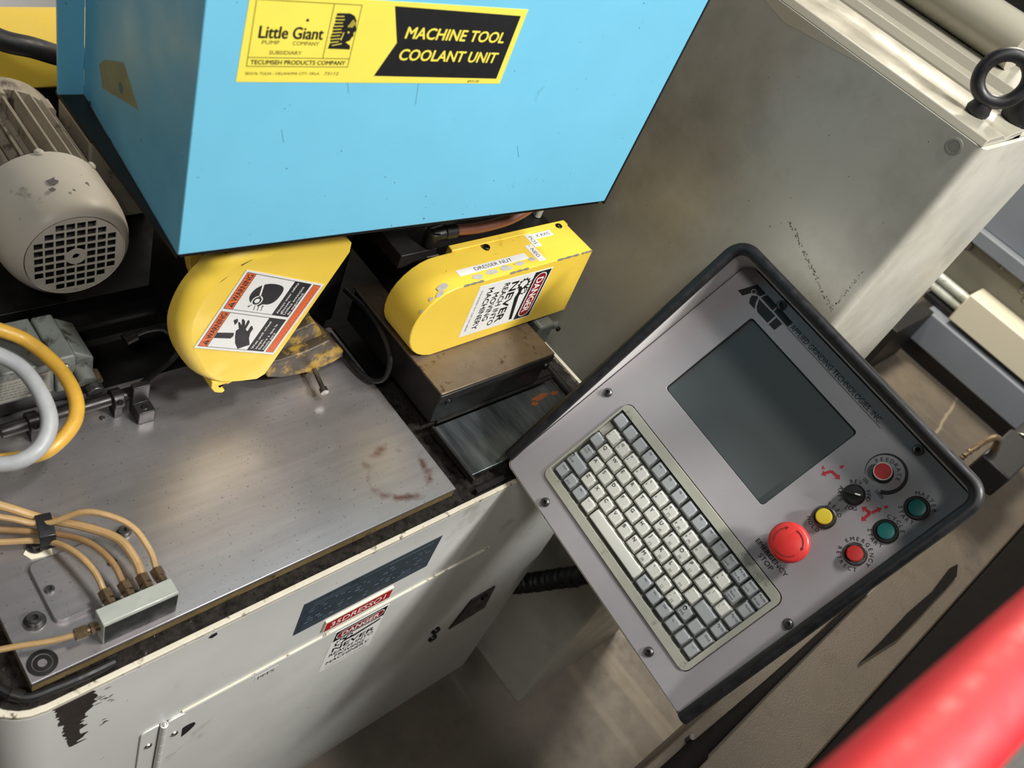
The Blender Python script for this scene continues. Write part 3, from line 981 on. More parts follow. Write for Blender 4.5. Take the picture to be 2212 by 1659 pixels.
for a in (40, 92, 140):
    d = Vector((math.cos(math.radians(a)), 0, math.sin(math.radians(a))))
    p = Vector((mc.x, 0.845, mc.z)) + d * 0.0695
    MB().lathe([(0.005, -0.004), (0.005, 0.002), (0.003, 0.004), (0, 0.0045)], p, d, 12).build('cowl_screw', 'motor', mo)
    MB().cyl(Vector((mc.x, 0.955, mc.z)) + d * 0.066, Vector((mc.x, 0.975, mc.z)) + d * 0.066, 0.007, n=10).build('tie_bolt', 'motor_fin', mo)
MB().box(0.262, 0.342, 0.86, 0.965, 0.802, 0.848).build('foot', 'soot2', mo)
# chips of missing paint on the cowl crown
for (th, y, s) in ((96, 0.795, 1.0), (100, 0.783, 0.55), (84, 0.777, 0.3)):
    d = Vector((math.cos(math.radians(th)), 0, math.sin(math.radians(th))))
    f_ = Fr(mc + d * 0.0692 + Vector((0, y, 0)), Vector((d.z, 0, -d.x)), (0, 1, 0), 0.001)
    MB().flat([(-5 * s, -3 * s), (-2 * s, -6 * s), (3 * s, -5 * s), (6 * s, -1 * s), (3 * s, 2 * s), (4 * s, 6 * s), (-1 * s, 4 * s), (-6 * s, 3 * s)], f_, 1.2).build('paint_chip', 'chip', cow)
# terminal side box with data plate, right of the motor
tbx = thing('terminal_box', 'small grimy terminal box beside the motor under the blue coolant unit', 'terminal box', (0.395, 0.95, 0.802))
MB().box(0.378, 0.455, 0.905, 1.0, 0.8025, 0.925).build('case', 'motor_fin', tbx, bevel=0.003)
MB().box(0.378, 0.455, 0.902, 1.003, 0.925, 0.931).build('lid', 'soot2', tbx, bevel=0.002)

# ------------------------------------------------------------------ back of the machine, upper left
bk = thing('black_machine_column', 'flat black machine column behind the motor, below the yellow cover', 'machine column', (0.5, 1.16, 0))
MB().box(-0.25, 1.15, 1.10, 1.17, 0.0, 0.8735).build('plate', 'black', bk, bevel=0.002)
yc = thing('yellow_rear_cover', 'plain yellow painted cover on the black column behind the motor', 'machine cover', (0.3, 1.16, 0.8735))
MB().box(-0.2, 0.95, 1.095, 1.19, 0.8745, 0.938).build('shell', 'yellow', yc, bevel=0.004)
MB().box(-0.2, 0.95, 1.19, 1.196, 0.8745, 0.934).build('back_flange', 'yellow', yc)
tag(MB().tube([(0.20, 1.06, 1.035), (0.27, 1.03, 1.022), (0.316, 1.005, 1.002), (0.353, 1.005, 0.990), (0.395, 1.022, 0.966), (0.43, 1.040, 0.950), (0.47, 1.060, 0.90)], 0.0125, 14).build('black_hose', 'rubber'), 'thick black rubber hose arching in front of the yellow rear cover', 'hose')

# ------------------------------------------------------------------ grinding wheel guard
def cover_loft(mb, outline, flags, fr, depth, r, m=0):
    """sheet cover: outline (CCW), edges whose vertex flag is 1 are rolled over with radius r"""
    n = len(outline)
    nrm = []
    for i in range(n):
        a, b, c = Vector(outline[i - 1]), Vector(outline[i]), Vector(outline[(i + 1) % n])
        d1, d2 = (b - a).normalized(), (c - b).normalized()
        v = Vector((-(d1.y + d2.y), d1.x + d2.x))
        nrm.append(v.normalized() if v.length > 1e-9 else Vector((-d1.y, d1.x)))
    loops = []
    steps = [(-depth, 0.0)] + [(-r + r * math.sin(t), r * (1 - math.cos(t))) for t in [math.radians(15 * k) for k in range(7)]]
    for w, ins in steps:
        loops.append([(outline[i][0] + nrm[i].x * ins * flags[i], outline[i][1] + nrm[i].y * ins * flags[i], w) for i in range(n)])
    base = len(mb.V)
    for l in loops:
        mb.V.extend(fr(*p) for p in l)
    for k in range(len(loops) - 1):
        for i in range(n):
            j = (i + 1) % n
            mb.F.append((base + k * n + i, base + k * n + j, base + (k + 1) * n + j, base + (k + 1) * n + i))
            mb.MI.append(m)
    mb.flat([(p[0], p[1]) for p in loops[-1]], fr, 0.0, m)
    return loops[-1]


wg = thing('grinding_wheel_guard', 'yellow rounded grinding wheel guard with square warning label, above the steel table', 'wheel guard', (0.42, 0.60, 0.845))
Gc = smooth_path([(0.397, 0.857, 0), (0.372, 0.863, 0), (0.355, 0.878, 0), (0.338, 0.899, 0), (0.322, 0.926, 0), (0.312, 0.951, 0), (0.307, 0.978, 0), (0.309, 1.001, 0),
                  (0.317, 1.025, 0), (0.331, 1.045, 0), (0.350, 1.056, 0), (0.376, 1.0605, 0), (0.410, 1.0615, 0), (0.445, 1.060, 0), (0.474, 1.056, 0), (0.490, 1.047, 0)], 4)
Gc = [Vector((p.x * (1 + 0.030 * q), 1.6 - (1.6 - p.y) * (1 + 0.030 * q), 0)) for p, q in ((p, max(0.0, min(1.0, (0.430 - p.x) / 0.085, (1.075 - p.y) / 0.03, (p.y - 0.866) / 0.045))) for p in Gc)]
G = [(0.499, 1.036), (0.500, 1.023), (0.428, 0.858), (0.419, 0.8525)] + [(p.x, p.y) for p in Gc]
FLG = [0, 0, 0, 0.05] + [min(1.0, 0.10 + i / 18.0) if i < 17 else (1.0 if i < len(Gc) - 9 else max(0.15, (len(Gc) - i) / 10.0)) for i in range(len(Gc))]
G = list(reversed(G))
FLG = list(reversed(FLG))
mb = MB()
cover_loft(mb, G, FLG, XZ(0.550), 0.022, 0.015)
wgs = mb.build('shell', 'yellow', wg, angle=50)
# hook at the lower edge
hook = [(0.390, 0.8600), (0.364, 0.8690), (0.3635, 0.8590), (0.3685, 0.8500), (0.3740, 0.8465), (0.3790, 0.8450), (0.3815, 0.8480), (0.3770, 0.8510), (0.3755, 0.8550), (0.3785, 0.8590), (0.3840, 0.8575)]
MB().prism(list(reversed(hook)), XZ(0.551), -0.020, 0).build('hook', 'yellow', wg, bevel=0.001)
MB().prism(circle(0.452, 0.985, 0.088, 40), XZ(0.628), -0.012, 0).build('back_plate', 'yellow', wg, bevel=0.002)
MB().cyl((0.436, 0.628, 0.988), (0.436, 0.560, 0.988), 0.058, n=36).build('drum', 'soot', wg)
MB().lathe([(0, 0), (0.008, 0), (0.007, 0.004), (0, 0.004)], (0.4665, 0.556, 1.062), (0, -0.6, 0.8), 14).build('cover_screw', 'steel', wg)
for pts in ([(0.352, 1.018), (0.356, 1.0215), (0.362, 1.0255), (0.357, 1.0215)], [(0.372, 1.036), (0.386, 1.0415), (0.384, 1.0405), (0.374, 1.0352)]):
    MB().flat(list(reversed(pts)) if False else pts, XZ(0.550), 0.0004).build('scratch', 'grease', wgs)
# warning label: reads up along the guard
wf = Fr((0.433, 0.5495, 0.889), (0.424, 0, 0.9057), (-0.9057, 0, 0.424), 0.001)
mb = MB()
WHITE, INK, ORG, OINK, WINK = 0, 1, 2, 3, 4
mb.prism([(0, 0), (104, 0), (104, 108), (0, 108)], wf, 0, 0.3, WHITE)
for px, top, lines in ((3, 'hand', ('Wait until wheel', 'stops.', 'Espere a que la', 'muela pare')), (54, 'head', ('Always wear safety', 'glasses.', 'Utilice anteojos', 'de seguridad.'))):
    W_ = 47.5
    mb.rect(wf, px, 17, px + W_, 105, 0.36, INK)
    mb.rect(wf, px + 0.7, 94, px + W_ - 0.7, 104.3, 0.42, ORG)
    mb.rect(wf, px + 0.7, 41, px + W_ - 0.7, 93.3, 0.42, WHITE)
    mb.text(wf, 'WARNING', px + 11, 95.6, 7.0, 0.48, INK, width=34.5, bold=0.012)
    mb.flat([(px + 2.2, 95.6), (px + 9.8, 95.6), (px + 6.0, 102.8)], wf, 0.48, INK)
    mb.rect(wf, px + 5.6, 97.6, px + 6.4, 100.6, 0.54, ORG)
    mb.rect(wf, px + 5.6, 96.3, px + 6.4, 97.1, 0.54, ORG)
    for i, s in enumerate(lines):
        mb.text(wf, s, px + 3.0, 34.2 - i * 5.2, 3.1, 0.48, WINK, width=min(43, len(s) * 2.45), bold=0.006)
# struck hand pictogram
mb.flat([(3.8, 54), (11, 42), (20, 49), (27, 52), (33, 52), (37, 56), (36, 57.5), (29, 57), (31, 61), (41, 62), (44, 65), (43, 66.3), (36, 65),
         (42, 69), (44.5, 73), (43, 74), (36, 69.5), (40, 75), (39, 76.5), (31, 70), (28, 72), (20, 68), (11, 62)], wf, 0.48, INK)
mb.flat([(20.5, 70.5), (25, 72.5), (23, 93), (15.5, 93), (17, 72)], wf, 0.50, INK)
mb.flat([(35, 78), (40, 77), (44, 80), (41, 83.5), (38, 81)], wf, 0.48, INK)
# head with safety glasses pictogram
hd = [(66, 62, 0), (67.5, 53.5, 0), (74, 48, 0), (86, 47.5, 0), (92, 52, 0), (93.5, 64, 0), (91, 75, 0), (84.5, 82.5, 0), (76, 84.5, 0), (69, 81.5, 0), (65.5, 76, 0), (65.5, 70, 0), (62.5, 66, 0), (66, 62, 0)]
mb.flat([(p.x, p.y) for p in smooth_path(hd, 4)][:-1], wf, 0.48, INK)
mb.flat(circle(69.5, 71.5, 6.6, 24), wf, 0.54, WHITE)
mb.flat(circle(69.5, 71.5, 5.2, 24), wf, 0.58, INK)
mb.flat(circle(69.5, 71.5, 3.0, 20), wf, 0.62, WHITE)
mb.flat([(75, 70.5), (96, 78), (95.3, 80), (74.5, 72.5)], wf, 0.54, WHITE)
for (x0, y0, x1, y1) in ((57, 68, 66, 70.5), (57, 63, 64.5, 65), (57.5, 58.5, 63.5, 60), (66, 72, 61, 77)):
    mb.line(wf, x0, y0, x1, y1, 0.9, 0.5, INK)
    a = math.atan2(y1 - y0, x1 - x0)
    mb.flat([(x1 + 2 * math.cos(a), y1 + 2 * math.sin(a)), (x1 - 1.3 * math.sin(a) - 0.8 * math.cos(a), y1 + 1.3 * math.cos(a) - 0.8 * math.sin(a)),
             (x1 + 1.3 * math.sin(a) - 0.8 * math.cos(a), y1 - 1.3 * math.cos(a) - 0.8 * math.sin(a))], wf, 0.52, INK)
mb.rect(wf, 3, 3, 101.5, 14, 0.36, INK)
mb.rect(wf, 3.6, 3.6, 100.9, 13.4, 0.42, ORG)
rt = random.Random(2)
for row in range(3):
    x = 5.5
    while x < 96:
        ww = 1.5 + rt.random() * 4.5
        mb.rect(wf, x, 5.2 + row * 2.7, x + ww, 6.0 + row * 2.7, 0.46, OINK)
        x += ww + 1
tag(mb.build('warning_label', ['white', 'ink', 'orange', 'orange_ink', 'white_ink'], wgs), 'square white and orange warning label with two pictograms')

# curved nozzle bands below the guard
nb = thing('wheel_shroud', 'curved yellow and oily brown banded shroud below the wheel guard with a long screw', 'wheel shroud', (0.50, 0.59, 0.80))
bands = [([(0.470, 0.925), (0.478, 0.8815), (0.507, 0.8865), (0.491, 0.914)], -0.006),
         ([(0.460, 0.880), (0.466, 0.8490), (0.500, 0.8510), (0.528, 0.8570), (0.507, 0.8845), (0.478, 0.8765)], 0.003),
         ([(0.440, 0.846), (0.451, 0.8180), (0.473, 0.8090), (0.498, 0.8050), (0.522, 0.8040), (0.545, 0.8085), (0.559, 0.8150), (0.557, 0.8260), (0.530, 0.8545), (0.500, 0.8460), (0.466, 0.8435)], 0.012)]
for pts, dz in bands:
    MB().prism(pts, XZ(0.585), -0.024, dz).build('band', 'yellow_worn', nb, bevel=0.0022)
    MB().prism([(sum(p[0] for p in pts) / len(pts) + (p[0] - sum(q[0] for q in pts) / len(pts)) * 0.97, sum(p[1] for p in pts) / len(pts) + (p[1] - sum(q[1] for q in pts) / len(pts)) * 0.97) for p in pts], XZ(0.585), -0.034, -0.024).build('band_back', 'soot', nb)
MB().cyl((0.5185, 0.580, 0.8085), (0.5165, 0.572, 0.8085), 0.0072, n=16).build('boss', 'yellow_worn', nb)
sc_ = MB().cyl((0.5175, 0.575, 0.8085), (0.511, 0.541, 0.8075), 0.0030, n=12)
sc_.cyl((0.511, 0.541, 0.8075), (0.5098, 0.534, 0.8073), 0.0050, n=16)
sc_.build('long_screw', 'steel', nb)

# spindle head behind guard
sh = thing('spindle_head', 'black iron spindle head in the shade behind the yellow wheel guard', 'spindle head', (0.50, 0.74, 0.78))
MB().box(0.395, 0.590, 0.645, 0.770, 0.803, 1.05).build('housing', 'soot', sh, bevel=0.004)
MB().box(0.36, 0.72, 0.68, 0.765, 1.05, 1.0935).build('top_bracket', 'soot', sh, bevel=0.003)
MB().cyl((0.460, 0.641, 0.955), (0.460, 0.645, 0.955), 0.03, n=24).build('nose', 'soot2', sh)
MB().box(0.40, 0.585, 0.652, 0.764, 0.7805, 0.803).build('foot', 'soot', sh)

# ------------------------------------------------------------------ dresser slide
dg = thing('dresser_drive_guard', 'yellow box guard with one round end, DANGER label and paper axis labels on top', 'drive guard', (0.73, 0.53, 0.866))
gp = []
cx, cz, rr = 0.6385, 0.9225, 0.0575
for a in range(270, 89, -12):
    gp.append((cx + rr * math.cos(math.radians(a)) * 1.0, cz + rr * math.sin(math.radians(a))))
gp = list(reversed(gp)) + [(0.877, 0.868), (0.869, 0.982)] if False else gp
g2 = [(0.877, 0.8695), (0.869, 0.9830)] + [(cx + rr * math.cos(math.radians(a)), cz + rr * math.sin(math.radians(a))) for a in range(90, 271, 12)]
mb = MB()
mb.prism(g2, XZ(0.500), -0.056, 0)
dgs = mb.build('shell', 'yellow', dg, bevel=0.0022)
MB().box(0.664, 0.872, 0.556, 0.566, 0.969, 0.9826).build('rear_lip', 'yellow', dg, bevel=0.0012)
for (x, y) in ((0.714, 0.549), (0.853, 0.556)):
    socket_screw('guard_screw', (x, y, 0.9805), (0, 0, 1), 0.0048, 0.004, dg, 'darkscrew')
mb = MB()
danger_print(mb, Fr((0.6695, 0.500, 0.9715), (0, 0, -1), (1, 0, 0)), 0.0885, 0.128, 0.0003)
tag(mb.build('danger_label', DANGER_MATS, dgs), 'white DANGER label turned on its side')
tz = 0.9812


def paper(name, fr, W, H, s, cap, width, parent, dash=False):
    q = MB().prism([(0, 0), (W, 0), (W, H), (0, H)], fr, 0, 0.25, 0)
    q.text(fr, s, W / 2, (H - cap) / 2, cap, 0.34, 1, width=width, align='c')
    if dash:
        q.rect(fr, 1.2, H / 2 - 0.3, 3.2, H / 2 + 0.3, 0.34, 1)
        q.rect(fr, W - 3.2, H / 2 - 0.3, W - 1.2, H / 2 + 0.3, 0.34, 1)
    return tag(q.build(name, ['white', 'ink'], parent), 'white paper strip reading ' + s)


topn = Vector((0.020, 0, 1)).normalized()
tX = Vector((1, 0, 0.0130)).normalized()
topz = lambda x: 0.9801 + (x - 0.6385) * 0.0130
paper('paper_label', Fr((0.646, 0.5155, topz(0.646)), tX, (0, 1, 0), 0.001), 115, 10.5, 'DRESSER NUT', 5.6, 62, dgs)
paper('paper_label', Fr((0.797, 0.5435, topz(0.797)), tX, (0, 1, 0), 0.001), 35, 10.0, 'X AXIS', 5.6, 25, dgs)
paper('paper_label', Fr((0.7855, 0.5550, topz(0.7855)), (0, -1, 0), tX, 0.001), 24.5, 12.5, 'POS', 6.0, 15, dgs, True)
paper('paper_label', Fr((0.7715, 0.5370, topz(0.7715)), (0, -1, 0), tX, 0.001), 31.0, 12.5, 'NEG', 6.0, 16, dgs, True)
rt = random.Random(9)
for (x, y, s) in ((0.668, 0.5085, 1.0), (0.693, 0.5095, 1.1), (0.7165, 0.510, 1.1), (0.741, 0.511, 0.9), (0.764, 0.5125, 0.8)):
    n = 12
    pts = [(9 * s * math.cos(2 * math.pi * i / n) * (0.7 + 0.5 * rt.random()), 4.6 * s * math.sin(2 * math.pi * i / n) * (0.7 + 0.5 * rt.random())) for i in range(n)]
    MB().flat(pts, Fr((x, y, topz(x)), tX, (0, 1, 0), 0.001), 0.15).build('glue_residue', 'chip_light', dgs)
# bare edge where paint is worn off along the front top arris
for (x0, x1) in ((0.640, 0.672), (0.715, 0.748), (0.800, 0.842), (0.846, 0.868)):
    n = 9
    up = [(x0 + (x1 - x0) * i / n, 0.0 + 0.0022 * rt.random()) for i in range(n + 1)]
    MB().tube([(x, 0.5004, 0.9795 + (x - 0.64) * 0.013) for x, _ in up], lambda t: 0.0007 + 0.0007 * math.sin(t * 9) ** 2, 6, sub=1).build('worn_edge', 'chip', dgs)
for (a, dy, s) in ((112, 0.010, 1.2), (120, 0.004, 0.9), (132, 0.006, 0.6), (150, 0.003, 0.5)):
    d = Vector((math.cos(math.radians(a)), 0, math.sin(math.radians(a))))
    f_ = Fr(Vector((cx, 0.500 + dy, cz)) + d * rr, Vector((-d.z, 0, d.x)) * -1, (0, 1, 0), 0.001)
    pts = [(7 * s * math.cos(2 * math.pi * i / 10) * (0.6 + 0.6 * rt.random()), 3.6 * s * math.sin(2 * math.pi * i / 10) * (0.6 + 0.6 * rt.random())) for i in range(10)]
    MB().flat(pts, f_, 0.35).build('paint_chip', 'chip_light', dgs)

ds = thing('dresser_slide', 'dark steel dresser slide with rusty top plate under the yellow drive guard', 'machine slide', (0.72, 0.55, 0.78))
MB().box(0.605, 0.805, 0.440, 0.640, 0.8610, 0.8645).build('top_plate', 'rust_plate', ds, bevel=0.0006)
MB().box(0.609, 0.803, 0.4435, 0.640, 0.8030, 0.8610).build('block', 'soot', ds, bevel=0.0015)
MB().box(0.604, 0.8055, 0.4385, 0.4435, 0.8490, 0.8610).build('front_strip', 'soot2', ds, bevel=0.0008)
MB().box(0.620, 0.838, 0.4465, 0.640, 0.7950, 0.8030).build('ledge', 'soot2', ds, bevel=0.001)
MB().box(0.624, 0.838, 0.4425, 0.4465, 0.7955, 0.8000).build('lower_rail', 'soot2', ds)
for (x, z) in ((0.621, 0.8455), (0.795, 0.8445)):
    MB().lathe([(0.0058, 0), (0.005, 0.003), (0, 0.004)], (x, 0.4384, z), (0, -1, 0), 14).build('side_screw', 'darkscrew', ds)
MB().box(0.640, 0.870, 0.570, 0.720, 0.869, 0.965).build('drive_body', 'soot', ds, bevel=0.002)
MB().box(0.600, 0.655, 0.572, 0.700, 0.955, 0.975).build('motor_plate', 'soot2', ds, bevel=0.001)
MB().box(0.820, 0.850, 0.486, 0.560, 0.8035, 0.864).build('end_casting', 'greycast', ds, bevel=0.004)
MB().cyl((0.850, 0.492, 0.855), (0.862, 0.490, 0.855), 0.0062, n=14).build('end_stop', 'greycast', ds)
MB().lathe([(0.004, 0), (0.0034, 0.003), (0, 0.004)], (0.857, 0.484, 0.853), (0, -1, 0), 10).build('stop_screw', 'darkscrew', ds)
MB().cyl((0.8445, 0.350, 0.795), (0.8445, 0.470, 0.800), 0.0062, n=14).build('drain_rod', 'soot2', ds)
tr = thing('drip_tray', 'dark burnished steel drip tray with rust spots in front of the dresser slide', 'tray', (0.73, 0.40, 0.774))
MB().box(0.618, 0.836, 0.358, 0.4415, 0.786, 0.7925).build('pan', 'tray', tr, bevel=0.0008)
MB().box(0.6145, 0.618, 0.350, 0.4415, 0.786, 0.7965).build('pan_lip', 'soot2', tr, bevel=0.0005)
MB().box(0.622, 0.830, 0.364, 0.4400, 0.7742, 0.786).build('pan_base', 'soot', tr)
rt = random.Random(21)
for (x, y, a, b) in ((0.800, 0.424, 0.020, 0.0055), (0.784, 0.418, 0.007, 0.005), (0.826, 0.421, 0.008, 0.004)):
    pts = [(x + a * math.cos(2 * math.pi * i / 14) * (0.55 + 0.6 * rt.random()), y + b * math.sin(2 * math.pi * i / 14) * (0.55 + 0.6 * rt.random())) for i in range(14)]
    MB().flat(pts, XY(0.7925), 0.0003).build('rust_stain', 'stain_rust', tr)
MB().lathe([(0.0055, 0), (0.003, 0.001), (0, 0.0012)], (0.762, 0.385, 0.7925), (0, 0, 1), 9).build('metal_flake', 'chrome', tr)

ch = thing('coolant_line', 'brown coolant line with black elbow fitting behind the yellow drive guard', 'hose', (0.75, 0.58, 0.97))
MB().tube([(0.668, 0.579, 0.994), (0.715, 0.575, 0.992), (0.765, 0.574, 0.996), (0.805, 0.578, 1.006), (0.835, 0.588, 1.02), (0.852, 0.60, 1.05)], 0.0072, 12).build('hose', 'brown_hose', ch)
mb = MB().cyl((0.662, 0.579, 0.993), (0.680, 0.578, 0.993), 0.0102, n=18)
mb.build('collar', 'black', ch, bevel=0.001)
mb = MB().cyl((0.645, 0.580, 0.990), (0.663, 0.579, 0.993), 0.0095, n=18)
mb.cyl((0.646, 0.580, 0.9765), (0.646, 0.580, 0.998), 0.0100, n=18)
mb.build('elbow', 'black', ch, bevel=0.001)
mb = MB().cyl((0.858, 0.60, 0.966), (0.858, 0.60, 1.06), 0.006, n=12)
mb.build('riser', 'cream', ch)
tag(MB().tube([(0.594, 0.642, 0.86), (0.5945, 0.58, 0.868), (0.595, 0.535, 0.850), (0.592, 0.522, 0.820), (0.586, 0.53, 0.802), (0.579, 0.548, 0.797), (0.576, 0.575, 0.797), (0.574, 0.625, 0.800)], 0.0036, 10).build('looped_cable', 'rubber'), 'thin black cable loop between the shroud and the drive guard', 'cable')

# ------------------------------------------------------------------ blue coolant unit
cu_x = Vector((0.996938, -0.078202, 0))
rotm = Matrix((cu_x, Vector((0, 0, 1)).cross(cu_x), Vector((0, 0, 1)))).transposed()
cu = thing('coolant_unit', 'light blue sheet metal coolant unit box with yellow maker label', 'coolant unit', (0.286107, 0.512212, 1.1), rot=rotm)
# local axes: x along the front, y to the back, z up
MB().box(0, 0.506, 0, 0.232, 0, 0.250).build('case', 'blue', cu, bevel=0.0012)
MB().add([(0, 0, -0.004), (0, 0.240, -0.004), (-0.022, 0.240, -0.004), (0, 0, 0.0), (0, 0.240, 0.0), (-0.022, 0.240, 0.0)],
         [(0, 1, 2), (3, 5, 4), (0, 2, 5, 3), (2, 1, 4, 5), (0, 3, 4, 1)]).build('bottom_flange', 'soot2', cu)
MB().box(-0.022, 0.0, 0.232, 0.236, 0, 0.250).build('back_flange', 'blue', cu)
MB().box(0.004, 0.502, 0.004, 0.228, -0.006, 0.0).build('bottom_plate', 'soot', cu)
MB().box(0.5065, 0.5085, 0.0, 0.232, -0.004, 0.252).build('edge_gasket', 'black', cu)
lf = Fr((0, 0, 0), (0, -1, 0), (0, 0, 1), 0.001)      # left side: u = toward the front, normal -x
MB().prism([(-192, 56), (-183, 38), (-99, 72), (-136, 92), (-178, 69)], lf, 0, 0.25).build('painted_reflection', 'tan', cu)  # tan reflection on the left side, laid on as a flat colour patch
MB().flat(circle(-140, 66, 5, 12), lf, 0.4).build('paint_speck', 'blue_dirty', cu)
MB().lathe([(0.003, 0), (0.002, 0.001), (0, 0.0012)], (-0.001, 0.213, 0.004), (-1, 0, 0), 10).build('rivet', 'chrome', cu)
cf = Fr((0, 0, 0), (1, 0, 0), (0, 0, 1), 0.001)
mb = MB()
YL, IK = 0, 1
mb.prism([(28.6, 160.4), (276.7, 157.5), (277.9, 227.6), (29.9, 227.6)], cf, 0, 0.25, YL)
mb.flat([(143.0, 165.3), (270.6, 162.6), (272.2, 221.7), (145.5, 224.0), (156.2, 194.3)], cf, 0.34, IK)
mb.text(cf, 'MACHINE TOOL', 162.2, 198.4, 9.6, 0.42, YL, width=101, bold=0.022, shear=0.08, ang=-0.9)
mb.text(cf, 'COOLANT UNIT', 161.8, 179.6, 9.6, 0.42, YL, width=101, bold=0.022, shear=0.08, ang=-0.9)
mb.frame_rect(cf, 34.6, 172.7, 117.4, 223.4, 0.5, 0.34, IK)
mb.rect(cf, 34.6, 179.7, 117.4, 180.2, 0.35, IK)
mb.rect(cf, 94.0, 179.9, 94.5, 223.2, 0.35, IK)
mb.text(cf, 'Little Giant', 40.5, 195.2, 9.2, 0.36, IK, width=50, bold=0.02)
mb.text(cf, 'PUMP', 43.7, 190.4, 3.0, 0.36, IK, width=13.4)
mb.text(cf, 'COMPANY', 67.4, 190.2, 3.0, 0.36, IK, width=21.4)
mb.text(cf, 'SUBSIDIARY', 50.5, 182.6, 3.0, 0.36, IK, width=25.6)
mb.text(cf, 'TECUMSEH PRODUCTS COMPANY', 37.4, 174.7, 3.4, 0.36, IK, width=77, bold=0.016)
mb.text(cf, '3810 N. TULSA - OKLAHOMA CITY, OKLA.', 34.5, 166.2, 2.2, 0.36, IK, width=60)
mb.text(cf, '73112', 98.5, 166.0, 2.6, 0.36, IK, width=12, shear=0.1)
mb.text(cf, '893120', 239.5, 159.0, 2.2, 0.36, IK, width=12.4, shear=0.1)
mb.flat(circle(75.7, 209.7, 1.2, 14), cf, 0.36, IK)
# feathered profile emblem
mb.flat([(96.6, 188.0), (115.5, 187.7), (115.0, 190.9), (110.5, 193.6), (113.8, 195.0), (114.6, 197.2), (116.2, 199.0), (115.4, 201.2),
         (117.6, 203.4), (115.9, 207.0), (115.7, 210.8), (113.2, 214.6), (109.0, 216.5), (98.2, 216.2), (97.6, 213), (98.0, 209), (97.2, 205),
         (97.6, 201), (96.8, 197), (97.6, 193)], cf, 0.36, IK)
for i in range(9):
    mb.line(cf, 96.4, 213.6 - i * 2.6, 104.5 + (i % 2), 213.9 - i * 2.5, 0.6, 0.42, YL)
for i in range(3):
    mb.line(cf, 109.5 + i * 1.6, 205.6, 113.0 + i * 1.2, 211.5 - i, 0.6, 0.42, YL)
mb.line(cf, 106, 195, 107.2, 201.5, 0.7, 0.42, YL)
mb.line(cf, 99.5, 190.6, 107.5, 192.4, 0.6, 0.42, YL)
mb.flat(circle(111.0, 201.6, 0.8, 10), cf, 0.42, YL)
tag(mb.build('maker_label', ['lbl_yellow', 'ink'], cu), 'yellow and black MACHINE TOOL COOLANT UNIT label')
for (x0, z0, x1, z1) in ((188, 162, 192, 138), (118, 168, 124, 150), (72, 118, 76, 106), (330, 88, 338, 74)):
    MB().line(cf, x0, z0, x1, z1, 0.5, 0.12).build('scratch', 'blue_scratch', cu)

# ------------------------------------------------------------------ tall enclosure on the right
te = thing('tall_enclosure', 'tall grimy cream sheet metal enclosure standing beside the blue coolant unit and console', 'enclosure', (1.12, 0.65, 0))
EX, EY, EZ = 0.956, 0.205, 1.346
MB().prism(rrect(EX, EY, 1.275, 1.08, 0.010, 4, (1, 1, 0, 0)), XY(0), 0, EZ - 0.004).build('body', 'cream', te, bevel=0.003)
prof_top = [(EX, EZ - 0.004), (EX + 0.004, EZ + 0.004), (EX + 0.045, EZ + 0.006), (EX + 0.060, EZ + 0.001), (EX + 0.075, EZ + 0.004), (1.060, EZ + 0.006),
            (1.066, EZ - 0.003), (1.100, EZ - 0.003), (1.106, EZ + 0.007), (1.128, EZ + 0.008), (1.134, EZ - 0.003), (1.166, EZ - 0.003), (1.172, EZ + 0.010), (1.275, EZ + 0.012), (1.275, EZ - 0.004)]
MB().prism(list(reversed(prof_top)), Fr((0, EY + 0.004, 0), (1, 0, 0), (0, 0, 1)), -0.86, 0).build('ribbed_top', 'gloss_cream', te, bevel=0.002)
for (xa, xb) in ((1.0665, 1.0995), (1.1345, 1.1655)):
    MB().box(xa, xb, EY + 0.02, 1.06, EZ - 0.003, EZ - 0.001).build('groove_shade_strip', 'groove', te)  # dark olive strips colour in the shade of the gaps between ribs
MB().cyl((1.222, EY + 0.10, EZ + 0.040), (1.222, 1.06, EZ + 0.040), 0.030, n=28).build('round_rail', 'gloss_cream', te)
MB().lathe([(0.009, 0), (0.0088, 0.0012), (0.0065, 0.0016), (0.0062, 0.0006), (0.0055, 0.0006), (0, 0.001)], (EX, 0.2315, 1.328), (-1, 0, 0), 24).build('plug', 'plugcream', te)
bp = MB().box(1.268, 1.276, EY + 0.10, 1.05, EZ + 0.010, EZ + 0.17).build('black_panel', 'black', te, bevel=0.002)
for (y, z) in ((0.388, 1.392), (0.560, 1.43)):
    mb = MB().hexa((1.268, y, z), (1.258, y, z), 0.014, 0)
    mb.torus((1.257, y, z), (-1, 0, 0), 0.0085, 0.002, 20, 8, 0)
    mb.build('nut', 'chrome', bp)
for pts in ([(-0.505, 1.333), (-0.470, 1.326), (-0.404, 1.334), (-0.362, 1.339), (-0.366, 1.3415), (-0.405, 1.3405), (-0.475, 1.3415), (-0.51, 1.3415)],):
    MB().flat(pts, YZ(EX), 0.0005).build('filler_smear', 'offwhite', te)

